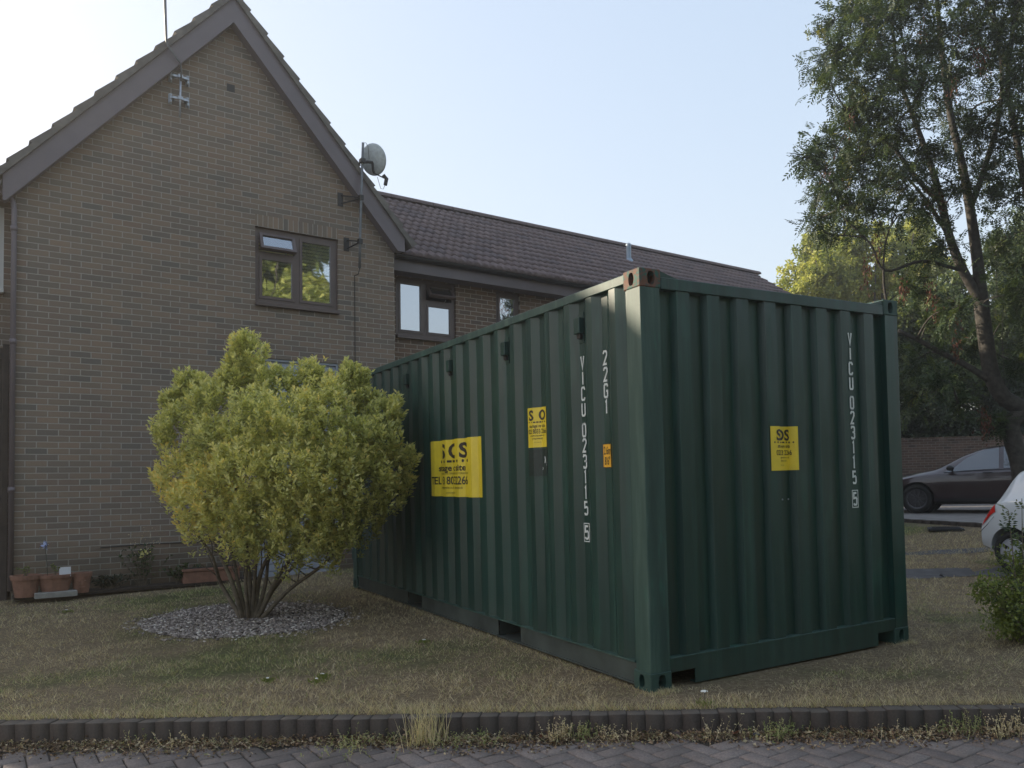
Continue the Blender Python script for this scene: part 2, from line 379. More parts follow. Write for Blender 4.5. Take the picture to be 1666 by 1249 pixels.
while u < 26:
    w = 0.098 + rng.uniform(-0.002, 0.002); c = KO + KU * (u + w / 2) + KV * (-0.050 + rng.normal(0, 0.0013))
    zt = float(gz(*(KO + KU * u + KV * 0.02))) + 0.004 + rng.normal(0, 0.0022)
    items.append((c[0], c[1], -0.3, zt, w / 2, 0.05, ka, rng.random(), rng.normal(0, 0.008), rng.normal(0, 0.02) - 0.03))
    u += w + 0.0015 + rng.exponential(0.0022)
kb = blocks('kerb', items, M['kerb'], 0.0035); tag(kb, kind='structure')
V = []
for a in np.arange(-14, 26.01, 0.25):
    z_ = float(gz(*(KO + KU * a + KV * 0.02))) - 0.004
    for b, q in ((-0.0945, -0.3), (-0.0945, z_), (-0.004, z_)): p = KO + KU * a + KV * b; V.append((p[0], p[1], q))
nn = len(V) // 3; jt = np_mesh('kerb', V, [(3 * i + k, 3 * i + 3 + k, 3 * i + 4 + k, 3 * i + 1 + k) for i in range(nn - 1) for k in range(2)], M['kerb'], tint=np.full(len(V), 0.2)); tag(jt, kind='structure')
def pz(u): return -0.112 - 0.18 * float(sstep((KO[0] + KU[0] * u - 2.8) / 4))
items = []; L = 0.2; a45 = ka + R(38)
ca, sa = math.cos(a45), math.sin(a45)
for i in range(-90, 130):
    for j in range(-90, 130):
        # herringbone of 2x1 cells: cell (i,j)
        for q in (0, 1):
            if (i - j) % 4 != (0 if q == 0 else 3): continue
            gx, gy = (i + 1.0, j + 0.5) if q == 0 else (i + 0.5, j + 1.0)
            px, py = gx * 0.104, gy * 0.104
            X = KO[0] + px * ca - py * sa; Y = KO[1] + px * sa + py * ca
            uu = (X - KO[0]) * KU[0] + (Y - KO[1]) * KU[1]; vv = (X - KO[0]) * KV[0] + (Y - KO[1]) * KV[1]
            if -3.0 < uu < 9.5 and -3.6 < vv < -0.17:
                items.append((X, Y, -0.36, pz(uu) + rng.normal(0, 0.0012) + 0.02 * vv * 0.3, 0.0995, 0.0485, a45 + (math.pi / 2 if q else 0), rng.random(),
                              rng.normal(0, 0.010), rng.normal(0, 0.010)))
pv = blocks('pavement', items, M['paver']); tag(pv, kind='structure')
# road surface the blocks are bedded in, carries on out of view
t = NT('sanded joint'); c = t.coord(); M['joint'] = t.fin(t.ramp(t.noise(c, 60, 6), [(0.3, (0.030, 0.026, 0.022)), (0.7, (0.075, 0.064, 0.050))]), 0.95, t.bump(t.noise(c, 120, 3), 0.6, 0.004))
RU = np.array([-300, -60, -14, -3] + lin(-2.5, 12, 40) + [12, 20, 60, 400]); RV = np.array([-300., -60, -12, -3.6, -1.5, -0.09])
V = []; 
for a in RU:
    for b in RV:
        p = KO + KU * a + KV * b; V.append((p[0], p[1], pz(a) - 0.012 + 0.006 * max(b, -4) - (0.0 if b > -5 else 0.0)))
n2_ = len(RV); F = [(i * n2_ + j, (i + 1) * n2_ + j, (i + 1) * n2_ + j + 1, i * n2_ + j + 1) for i in range(len(RU) - 1) for j in range(n2_ - 1)]
rd = np_mesh('road', V, F, M['joint']); tag(rd, kind='structure')

# asphalt path, driveway for the white car, driveway beyond
M['asphalt'] = mat_simple('worn asphalt', (0.085, 0.082, 0.082), 0.9, 0.35, 5, 0.5)
M['concrete'] = mat_simple('pale drive surface', (0.20, 0.185, 0.175), 0.9, 0.2, 3, 0.4)
def strip(name, pts, mat, dz=0.006, n=40, jit=0.03):
    """pts: two long edges [(x,y)..] (left, right)"""
    A, B = np.array(pts[0], float), np.array(pts[1], float)
    def along(P, t):
        seg = np.linspace(0, 1, len(P)); return np.stack([np.interp(t, seg, P[:, k]) for k in (0, 1)], -1)
    tt = np.linspace(0, 1, n); a = along(A, tt); b = along(B, tt)
    a += rng.normal(0, jit, a.shape); b += rng.normal(0, jit, b.shape)
    V = []; m = 6
    for i in range(n):
        for j in range(m):
            p = a[i] + (b[i] - a[i]) * j / (m - 1); V.append((p[0], p[1], float(gz(p[0], p[1])) + dz))
    F = [(i * m + j, (i + 1) * m + j, (i + 1) * m + j + 1, i * m + j + 1) for i in range(n - 1) for j in range(m - 1)]
    o = np_mesh(name, V, F, mat, smooth=True); tag(o, kind='structure'); return o
PATH = ([(4.0, 5.15), (6.42, 2.95), (7.25, 2.58)], [(4.8, 6.0), (7.28, 3.68), (8.0, 3.10)])
strip('path', PATH, M['asphalt'])
strip('path', ([(6.0, 6.9), (8.95, 4.72), (13.5, 1.3)], [(6.25, 7.3), (9.3, 5.08), (13.7, 1.7)]), M['asphalt'])
strip('driveway', ([(7.35, 2.75), (7.45, 0), (7.4, -5.5)], [(11.0, 3.3), (11.0, 0), (11.0, -5.5)]), M['asphalt'], 0.010)
# raised drive with brick edging, in front of the boundary wall
KA, KB = np.array([12.75, 8.6]), np.array([12.0, 3.2]); 
bm = BM()
poly = [(12.83, 8.6), (12.08, 3.2), (11.9, -2), (24, -2), (24, 9), (17, 15), (13.5, 15)]
prism(bm, poly, -0.4, 0.115, 'z'); dv = from_bm('driveway', bm, M['concrete']); tag(dv, kind='structure')
items = []
for (P, Q) in ((np.array([13.5, 14.9]), np.array([12.8, 8.6])), (np.array([12.8, 8.6]), np.array([12.05, 3.2])), (np.array([12.05, 3.2]), np.array([11.87, -2.0]))):
    d = Q - P; Ln = np.linalg.norm(d); d /= Ln; s = 0
    while s < Ln - 0.1:
        c = P + d * (s + 0.105); items.append((c[0], c[1], -0.3, 0.128 + rng.normal(0, 0.003), 0.105, 0.055, math.atan2(d[1], d[0]), rng.random(), 0, 0)); s += 0.222
kk = blocks('kerb', items, M['kerb']); tag(kk, kind='structure')
# ------------------------------------------------------------------ container
CW, CH, CL = 2.438, 2.591, 6.058
cont = empty('shipping_container', (CW / 2, CL / 2, 0)); MC = Matrix.Translation((-CW / 2, -CL / 2, 0))
tag(cont, 'dark green corrugated steel shipping container standing on the lawn', 'container')
def cpart(name, bm, mat, parent=None, smooth=False):
    bm.transform(MC); return from_bm(name, bm, mat, parent or cont, smooth)
def prof_side():
    pts = [(0.150, 0.012), (0.2895 - 0.035 - 0.0703 + 0.0, 0.012)]
    P = 0.2805; ys = []
    ys.append((0.150, 0.048)); 
    k = 0
    out = [(0.12, 0.048), (0.2195, 0.048), (0.2898, 0.012)]
    c = 0.465
    while c < 5.90:
        out += [(c - 0.035 - 0.0703, 0.012), (c - 0.035, 0.048), (c + 0.035, 0.048), (c + 0.035 + 0.0703, 0.012)]
        c += P
    out = [p for p in out if p[0] < CL - 0.16] + [(CL - 0.12, out[-1][1])]
    return out
def prof_end():
    out = [(0.10, 0.012)]; c = 0.218; P = 0.2525
    while c < 2.36:
        out += [(c - 0.052 - 0.022, 0.012), (c - 0.052, 0.056), (c + 0.052, 0.056), (c + 0.052 + 0.022, 0.012)]
        c += P
    out = [p for p in out if 0.09 < p[0] < CW - 0.10] + [(CW - 0.10, 0.012)]
    return out
PS, PE = prof_side(), prof_end()
class Fold:
    """maps distance along the folded sheet to the sheet surface"""
    def __init__(s, prof):
        s.p = np.array(prof); d = np.hypot(*np.diff(s.p, axis=0).T); s.s = np.concatenate([[0], np.cumsum(d)])
    def at(s, q): return np.interp(q, s.s, s.p[:, 0]), np.interp(q, s.s, s.p[:, 1])
    def inv(s, a): return float(np.interp(a, s.p[:, 0], s.s))
FS, FE = Fold(PS), Fold(PE)
def sheet(prof, fn, z0, z1, nz=10, wob=0.0010):
    bm = BM(); cols = []
    pr = []
    for (a, b), (c, d) in zip(prof[:-1], prof[1:]):
        pr.append((a, b)); pr.append(((a + c) / 2, (b + d) / 2))
    pr.append(prof[-1])
    for a, b in pr:
        col = []
        for i in range(nz + 1):
            z = z0 + (z1 - z0) * i / nz; w = wob * (fbm(a * 3, z * 2.2, 1.3, 4, 2) - 0.5) * 4
            col.append(bm.verts.new(fn(a, b + w, z)))
        cols.append(col)
    for A, B in zip(cols[:-1], cols[1:]):
        for i in range(nz): bm.faces.new((A[i], B[i], B[i + 1], A[i + 1]))
    return bm
cpart('side_panel', sheet(PS, lambda a, b, z: (b, a, z), 0.155, 2.535), M['cont'])
cpart('side_panel', sheet(PS, lambda a, b, z: (CW - b, a, z), 0.155, 2.535), M['cont'])
cpart('end_panel', sheet(PE, lambda a, b, z: (a, b, z), 0.17, 2.50), M['cont'])
# rails
bm = BM(); box(bm, 0.006, 0.066, 0.16, CL - 0.16, 2.520, 2.580, bev=0.004); cpart('top_rail', bm, M['cont_faded_sheen'])
bm = BM(); box(bm, CW - 0.066, CW - 0.006, 0.16, CL - 0.16, 2.520, 2.580, bev=0.004); cpart('top_rail', bm, M['cont'])
def bottom_rail(sx):
    bm = BM(); X = (lambda x: x) if sx > 0 else (lambda x: CW - x)
    pk = [(1.70, 2.09), (3.80, 4.19)]
    segs = [(0.17, pk[0][0]), (pk[0][1], pk[1][0]), (pk[1][1], CL - 0.17)]
    def bx(a, b, y0, y1, z0, z1, bev=0): box(bm, min(X(a), X(b)), max(X(a), X(b)), y0, y1, z0, z1, bev=bev)
    for y0, y1 in segs:
        bx(0.016, 0.022, y0, y1, 0.030, 0.156); bx(0.0225, 0.085, y0, y1, 0.026, 0.034)
        bx(0.004, 0.016, y0, y1, 0.022, 0.034)
    for y0, y1 in pk:
        bx(0.03, 0.50, y0 - 0.006, y0, 0.03, 0.155); bx(0.03, 0.50, y1, y1 + 0.006, 0.03, 0.155)
        bx(0.012, 0.50, y0, y1, 0.016, 0.026)
    return bm
bm = BM(); box(bm, 0.004, 0.060, 0.17, CL - 0.17, 0.1565, 0.1655, bev=0.002); cpart('rail_lip', bm, M['cont_faded_sheen'])
bm = BM(); box(bm, CW - 0.060, CW - 0.004, 0.17, CL - 0.17, 0.1565, 0.1655, bev=0.002); cpart('rail_lip', bm, M['cont_faded_sheen'])
cpart('bottom_rail', bottom_rail(1), M['rail_dirty']); cpart('bottom_rail', bottom_rail(-1), M['rail_dirty'])
bm = BM(); box(bm, 0.17, CW - 0.17, 0.10, CL - 0.2, 0.158, 0.19); box(bm, 0.17, CW - 0.17, 0.45, 0.455, 0.03, 0.157)
for k in range(18): box(bm, 0.10, CW - 0.10, 0.6 + k * 0.3, 0.645 + k * 0.3, 0.045, 0.157)
cpart('floor', bm, M['rustbrown'])
# bottom end sill with two notches, header
def sill():
    bm = BM(); 
    outl = [(0.165, 0.105), (0.345, 0.105), (0.345, 0.012), (CW - 0.345, 0.012), (CW - 0.345, 0.105), (CW - 0.165, 0.105), (CW - 0.165, 0.185), (0.13, 0.185), (0.13, 0.12), (0.165, 0.12)]
    outl = [(0.165, 0.107), (0.350, 0.107), (0.350, 0.014), (CW - 0.350, 0.014), (CW - 0.350, 0.107), (CW - 0.165, 0.107), (CW - 0.165, 0.120), (CW - 0.1515, 0.120), (CW - 0.1515, 0.186), (0.1515, 0.186), (0.1515, 0.120), (0.165, 0.120)]
    prism(bm, outl, 0.004, 0.012, 'y'); 
    box(bm, 0.350, CW - 0.350, 0.0125, 0.06, 0.014, 0.022); box(bm, 0.166, 0.349, 0.0125, 0.12, 0.100, 0.107); box(bm, CW - 0.349, CW - 0.166, 0.0125, 0.12, 0.100, 0.107)
    return bm
cpart('bottom_sill', sill(), M['cont'])
bm = BM(); box(bm, 0.153, CW - 0.153, 0.002, 0.07, 0.1865, 0.1925, bev=0.002); cpart('sill_lip', bm, M['cont_faded_sheen'])
bm = BM(); box(bm, 0.166, CW - 0.166, 0.004, 0.064, 2.470, 2.545, bev=0.004)
prism(bm, [(0.166, 2.5455), (0.30, 2.5455), (0.166, 2.582)], 0.010, 0.10, 'y'); prism(bm, [(CW - 0.166, 2.5455), (CW - 0.30, 2.5455), (CW - 0.166, 2.582)], 0.010, 0.10, 'y')
box(bm, 0.17, CW - 0.17, 0.0645, 0.30, 2.545, 2.549)
cpart('top_header', bm, M['cont'])
# roof, gently ribbed across
bm = BM(); prev = None
for i in range(0, 4 * 27 + 1):
    y = 0.18 + (CL - 0.36) * i / 108; z = 2.572 - (0.0 if i % 4 in (0, 1) else 0.018)
    cur = [bm.verts.new((x, y, z)) for x in (0.062, CW / 2, CW - 0.062)]
    cur[1].co.z += 0.004
    if prev:
        for k in range(2): bm.faces.new((prev[k], prev[k + 1], cur[k + 1], cur[k]))
    prev = cur
cpart('roof_panel', bm, M['cont'])
# corner posts (folded section: flat faces both ways)
def post(cx, cy, sx, sy, wa=0.150, wb=0.150):
    """wa: width along the side, wb along the end"""
    bm = BM(); t = 0.006
    X = lambda v: cx + sx * v; Y = lambda v: cy + sy * v
    def bx(a, b, c, d):
        box(bm, min(X(a), X(b)), max(X(a), X(b)), min(Y(c), Y(d)), max(Y(c), Y(d)), 0.1185, 2.4725, bev=0.0)
    out = [(0.003, 0.008), (0.008, 0.003), (wb, 0.003), (wb, 0.0545), (wb - 0.02, 0.0545), (wb - 0.02, 0.03), (0.03, 0.03), (0.03, wa - 0.03), (0.05, wa - 0.03), (0.05, wa), (0.003, wa)]
    prism(bm, [(X(a), Y(b)) for a, b in out], 0.1185, 2.4725, 'z'); return bm
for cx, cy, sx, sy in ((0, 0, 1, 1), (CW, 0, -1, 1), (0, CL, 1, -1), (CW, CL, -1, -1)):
    cpart('corner_post', post(cx, cy, sx, sy), M['cont_faded_sheen'] if cx == 0 else M['cont'])  # left posts get the paler colour that includes painted sky reflection
# corner castings with their oval holes
def casting(cx, cy, sx, sy, z0, mat):
    bm = BM(); a, b = 0.162, 0.178
    box(bm, min(cx, cx + sx * a), max(cx, cx + sx * a), min(cy, cy + sy * b), max(cy, cy + sy * b), z0, z0 + 0.118, bev=0.006)
    o = cpart('corner_casting', bm, mat)
    cut = BM()
    def oval(w, h, n=20):
        return [(math.cos(2 * math.pi * i / n) * w / 2, math.sin(2 * math.pi * i / n) * h / 2 * (1.12 if abs(math.sin(2 * math.pi * i / n)) < 0.9 else 1)) for i in range(n)]
    zc = z0 + 0.059; yc = cy + sy * 0.092; xc = cx + sx * 0.086
    prism(cut, [(yc + p, zc + q) for p, q in oval(0.056, 0.082)], cx - sx * 0.02, cx + sx * 0.13, 'x')
    prism(cut, [(xc + p, zc + q) for p, q in oval(0.058, 0.086)], cy - sy * 0.02, cy + sy * 0.14, 'y')
    cut.transform(MC)
    boolean_cut(o, cut)
for z0 in (0.0, CH - 0.118):
    for cx, cy, sx, sy in ((0, 0, 1, 1), (CW, 0, -1, 1), (0, CL, 1, -1), (CW, CL, -1, -1)):
        casting(cx, cy, sx, sy, z0, M['rust'] if (z0 > 1 and cx == 0 and cy == 0) else M['casting'])
# doors at the far end
for k in (0, 1):
    x0 = 0.165 + k * (CW - 0.33) / 2
    bm = BM(); box(bm, x0 + 0.004, x0 + (CW - 0.33) / 2 - 0.004, CL - 0.055, CL - 0.02, 0.16, 2.48, bev=0.004)
    for j in range(5): box(bm, x0 + 0.05, x0 + 1.0, CL - 0.0195, CL - 0.006, 0.30 + j * 0.44, 0.52 + j * 0.44)
    d = cpart('door', bm, M['cont'])
    for q in (0.3, 0.75):
        bm = BM(); tube(bm, [(x0 + q, CL + 0.012, 0.10), (x0 + q, CL + 0.012, 2.5)], 0.016, 8)
        box(bm, x0 + q - 0.12, x0 + q, CL + 0.0, CL + 0.03, 1.05, 1.09); cpart('lock_rod', bm, M['galv'], d)
for x in (0.001, CW - 0.08):
    for j in range(4): bm = BM(); box(bm, x - 0.0, x + 0.079, CL - 0.004, CL + 0.030, 0.35 + j * 0.55, 0.47 + j * 0.55); cpart('hinge', bm, M['cont'])
# little air vents high on the side panels
for k, y in enumerate((0.745, 1.867, 2.989, 4.111)):
    bm = BM(); box(bm, 0.041, 0.047, y - 0.032, y + 0.032, 2.235, 2.445, bev=0.001); v = cpart('vent', bm, M['cont'])
    bm = BM(); box(bm, -0.002, 0.0405, y - 0.040, y + 0.034, 2.295, 2.405, bev=0.004); cpart('vent_hood', bm, M['cont'], v)
    bm = BM(); box(bm, 0.018, 0.0405, y - 0.020, y + 0.022, 2.262, 2.294); cpart('vent_slot', bm, M['black'], v)
# lettering -------------------------------------------------------
def text_bm(s, h, wscale=1.0, bold=0.0, align='CENTER', spacing=1.0):
    cu = bpy.data.curves.new('t', 'FONT'); cu.body = s; cu.size = 1.0; cu.align_x = align; cu.offset = bold; cu.space_character = spacing
    cu.resolution_u = 3; cu.fill_mode = 'BOTH'; cu.extrude = 0
    o = bpy.data.objects.new('t', cu); sc.collection.objects.link(o)
    dg = bpy.context.evaluated_depsgraph_get(); me = bpy.data.meshes.new_from_object(o.evaluated_get(dg))
    bm = BM(); bm.from_mesh(me); bpy.data.objects.remove(o); bpy.data.curves.remove(cu); bpy.data.meshes.remove(me)
    k = h / 0.70
    bmesh.ops.scale(bm, vec=(k * wscale, k, 1), verts=bm.verts); return bm
def merge(bm, other, dx=0, dy=0):
    me = bpy.data.meshes.new('m'); other.transform(Matrix.Translation((dx, dy, 0))); other.to_mesh(me); other.free(); bm.from_mesh(me); bpy.data.meshes.remove(me)
def fold_onto(bm, fold, s0, sign, z0, fn, off):
    """bm lies in (t, z); wrap t along the folded sheet"""
    for q in fold.s:
        t = (q - s0) * sign
        g = bm.verts[:] + bm.edges[:] + bm.faces[:]
        bmesh.ops.bisect_plane(bm, geom=g, plane_co=(t, 0, 0), plane_no=(1, 0, 0), dist=1e-6)
    for v in bm.verts:
        q = s0 + sign * v.co.x; a, b = fold.at(q)
        a0, b0 = fold.at(q - 1e-4); a1, b1 = fold.at(q + 1e-4)
        ta, tb = a1 - a0, b1 - b0; L_ = math.hypot(ta, tb) or 1; na, nb = tb / L_, -ta / L_   # outward is -b
        z = z0 + v.co.y
        v.co = fn(a + na * off, b + nb * off, z)
def rect_bm(x0, x1, y0, y1):
    bm = BM(); bm.faces.new([bm.verts.new(p) for p in ((x0, y0, 0), (x1, y0, 0), (x1, y1, 0), (x0, y1, 0))]); return bm
def disc_into(bm, x, y, r, n=12):
    bm.faces.new([bm.verts.new((x + r * math.cos(2 * math.pi * i / n), y + r * math.sin(2 * math.pi * i / n), 0)) for i in range(n)])
def rect_into(bm, x0, x1, y0, y1):
    bm.faces.new([bm.verts.new(p) for p in ((x0, y0, 0), (x1, y0, 0), (x1, y1, 0), (x0, y1, 0))])
fnS = lambda a, b, z: (b, a, z); fnE = lambda a, b, z: (a, b, z)
def sign(w, h, rows, fold, s0, sgn, z0, fn, label):
    bm = rect_bm(0, w, 0, h); fold_onto(bm, fold, s0, sgn, z0, fn, 0.0035)
    s = cpart('sticker', bm, M['sticker'], None); s['label'] = label
    ink = BM()
    for r in rows:
        if r[0] == 'morse':
            _, x, y, wd, rr = r; n = 9; p = x - wd / 2
            for i in range(9):
                c = x - wd / 2 + wd * (i + 0.5) / 9
                if 3 <= i <= 5: rect_into(ink, c - wd / 24, c + wd / 24, y - rr * 0.75, y + rr * 0.75)
                else: disc_into(ink, c, y, rr)
        else:
            txt, x, y, hh, ws, bo = r; merge(ink, text_bm(txt, hh, ws, bo), x, y)
    fold_onto(ink, fold, s0, sgn, z0, fn, 0.0050)
    cpart('lettering', ink, M['ink'], s)
    return s
sL = FS.inv(3.548); wB = sL - FS.inv(2.396)
XL = lambda y: sL - FS.inv(y)
sign(wB, 0.525, [('S', XL(3.175), 0.358, 0.128, 1.7, 0.035), ('O', XL(2.980), 0.358, 0.128, 1.25, 0.035), ('S', XL(2.752), 0.358, 0.128, 1.45, 0.035), ('morse', XL(2.985), 0.325, 0.70, 0.014),
                 ('storage on site', XL(3.03), 0.238, 0.056, 1.32, 0.025),
                 ('FOR SALE AND LONG TERM HIRE  SECURE SELF STORAGE UNITS', wB * 0.5, 0.205, 0.016, 0.98, 0.0),
                 ('TEL 023 8033 2266', XL(3.065), 0.114, 0.072, 0.98, 0.016), ('sales@storageonsite.co.uk  storageonsite.co.uk', XL(3.03), 0.074, 0.022, 0.90, 0.0),
                 ('CONTAINER HIRE', XL(3.02), 0.028, 0.013, 1.2, 0.0)], FS, sL, -1, 1.150, fnS, 'large yellow advertising sticker')
sM = FS.inv(1.512); wM = sM - FS.inv(1.235)
sign(wM, 0.300, [('S', sM - FS.inv(1.433), 0.206, 0.074, 1.25, 0.035), ('O', sM - FS.inv(1.322), 0.206, 0.074, 1.0, 0.035), ('morse', wM * 0.5, 0.190, wM * 0.88, 0.0062), ('storage on site', wM * 0.5, 0.150, 0.024, 0.88, 0.012),
                 ('023 8033 2266', wM * 0.5, 0.104, 0.034, 0.72, 0.01), ('sales@storageonsite.co.uk', wM * 0.5, 0.084, 0.010, 1.0, 0.01),
                 ('storageonsite.co.uk', wM * 0.5, 0.062, 0.011, 0.9, 0.01), ('CONTAINER HIRE', wM * 0.5, 0.036, 0.005, 1.1, 0.0)],
     FS, sM, -1, 1.540, fnS, 'small yellow sticker on the long side')
sE = FE.inv(1.066); wE = FE.inv(1.328) - sE
sign(wE, 0.302, [('SOS', wE * 0.48, 0.208, 0.072, 1.10, 0.03), ('morse', wE * 0.5, 0.193, wE * 0.86, 0.0062), ('storage on site', wE * 0.5, 0.156, 0.024, 0.92, 0.012),
                 ('023 8033 2266', wE * 0.5, 0.106, 0.034, 0.74, 0.01), ('sales@storageonsite.co.uk', wE * 0.52, 0.084, 0.010, 1.0, 0.01),
                 ('storageonsite.co.uk', wE * 0.5, 0.062, 0.011, 0.9, 0.01), ('CONTAINER HIRE', wE * 0.5, 0.034, 0.005, 1.1, 0.0)],
     FE, sE, 1, 1.322, fnE, 'small yellow sticker on the end')
GL = {'V': [[(0, 1), (.5, 0), (1, 1)]], 'I': [[(.5, 0), (.5, 1)]], '1': [[(.25, .86), (.55, 1), (.55, 0)]],
      'C': [[(1, .80), (1, .90), (.82, 1), (.18, 1), (0, .90), (0, .10), (.18, 0), (.82, 0), (1, .10), (1, .20)]],
      'U': [[(0, 1), (0, .10), (.18, 0), (.82, 0), (1, .10), (1, 1)]],
      '0': [[(.18, 1), (.82, 1), (1, .90), (1, .10), (.82, 0), (.18, 0), (0, .10), (0, .90), (.18, 1), (.4, 1)]],
      '2': [[(0, .80), (0, .90), (.2, 1), (.8, 1), (1, .90), (1, .68), (0, 0), (1, 0)]],
      '3': [[(0, .84), (.1, 1), (.8, 1), (1, .90), (1, .62), (.8, .53), (.35, .53)], [(.8, .53), (1, .44), (1, .10), (.8, 0), (.15, 0), (0, .14)]],
      '5': [[(.95, 1), (.05, 1), (.03, .55), (.78, .60), (1, .50), (1, .12), (.8, 0), (.18, 0), (0, .12)]],
      'G': [[(1, .80), (1, .90), (.82, 1), (.18, 1), (0, .90), (0, .10), (.18, 0), (.82, 0), (1, .10), (1, .48), (.55, .48)]]}
def stroke(bm, pts, r, closed=False):
    """flat ribbon of half width r along a 2-D polyline, mitred"""
    P = [Vector(p) for p in pts]; n = len(P); A, B = [], []
    for i in range(n):
        d0 = (P[i] - P[i - 1]).normalized() if i else (P[1] - P[0]).normalized(); d1 = (P[i + 1] - P[i]).normalized() if i < n - 1 else d0
        t = (d0 + d1); t = t.normalized() if t.length > 0.3 else d0; nrm = Vector((-t.y, t.x)); k = r / max(0.45, nrm.dot(Vector((-d1.y, d1.x)))); q = P[i] + (d0 * -r * 0 if i else d0 * 0)
        A.append(bm.verts.new((q.x + nrm.x * k, q.y + nrm.y * k, 0))); B.append(bm.verts.new((q.x - nrm.x * k, q.y - nrm.y * k, 0)))
    for i in range(n - 1): bm.faces.new((A[i], A[i + 1], B[i + 1], B[i]))
def column(chars, tops, fold_pt, hh, w, side, boxed=None, r=0.0072):
    ink = BM()
    for ch, zt in zip(chars, tops):
        for pl in GL[ch]: stroke(ink, [((x - 0.5) * (w - 2 * r), zt - hh + r + y * (hh - 2 * r)) for x, y in pl], r)
    if boxed is not None:
        w_, z0, z1, t_ = boxed
        for q in ((-w_, w_, z0, z0 + t_), (-w_, w_, z1 - t_, z1), (-w_, -w_ + t_, z0 + t_, z1 - t_), (w_ - t_, w_, z0 + t_, z1 - t_)): rect_into(ink, *q)
    for v in ink.verts:
        t_, z = v.co.x, v.co.y
        v.co = (fold_pt[1] - 0.0042, fold_pt[0] - t_, z) if side else (fold_pt[0] + t_, fold_pt[1] - 0.0042, z)
    return cpart('lettering', ink, M['paint_white'])
column('VICU0231155', [2.150, 2.040, 1.934, 1.826, 1.683, 1.578, 1.468, 1.361, 1.254, 1.148, 0.982], (0.7455, 0.048), 0.099, 0.052, True, (0.036, 0.868, 0.997, 0.006))
column('22G1', [2.146, 2.036, 1.928, 1.820], (0.465, 0.048), 0.099, 0.052, True)
column('VICU0231155', [2.318, 2.208, 2.100, 1.992, 1.850, 1.741, 1.632, 1.523, 1.414, 1.306, 1.150], (1.893, 0.012), 0.099, 0.046, False, (0.033, 1.036, 1.165, 0.006))
# old sticker patch, scrapes and rivets
bm = rect_bm(0, wM * 1.05, 0, 0.20); fold_onto(bm, FS, sM + 0.01, -1, 1.325, fnS, 0.0025); cpart('sticker_patch', bm, M['residue'])
for (y_, z_, l_, r_) in ((1.30, 1.42, 0.05, 0.006), (1.27, 1.40, 0.03, 0.009), (1.335, 1.37, 0.02, 0.004)):
    bm = BM(); stroke(bm, [(0, 0), (0.008, l_ * 0.5), (0.002, l_)], r_); fold_onto(bm, FS, FS.inv(y_), -1, z_, fnS, 0.0045); cpart('scrape', bm, M['paint_white'])
for x_ in (1.205, 1.262):
    bm = BM(); bmesh.ops.create_icosphere(bm, subdivisions=2, radius=0.006, matrix=Matrix.Translation((x_, 0.0545 if 1.166 < x_ < 1.286 else 0.010, 1.122))); cpart('rivet', bm, M['galv'])
# height plate sticker
bm = rect_bm(0, 0.098, 0, 0.158); s0 = FS.inv(0.5) + 0.016; fold_onto(bm, FS, s0, -1, 1.371, fnS, 0.0035); hs = cpart('height_sticker', bm, M['sticker_o'])
ink = BM(); merge(ink, text_bm('2.6m', 0.052, 0.56, 0.01), 0.049, 0.088); merge(ink, text_bm("8'6\"", 0.052, 0.56, 0.01), 0.049, 0.020)
for r in ((0, 0.098, 0, 0.004), (0, 0.098, 0.154, 0.158), (0, 0.004, 0.004, 0.154), (0.094, 0.098, 0.004, 0.154)): rect_into(ink, *r)
fold_onto(ink, FS, s0, -1, 1.371, fnS, 0.0050); cpart('lettering', ink, M['ink'], hs)
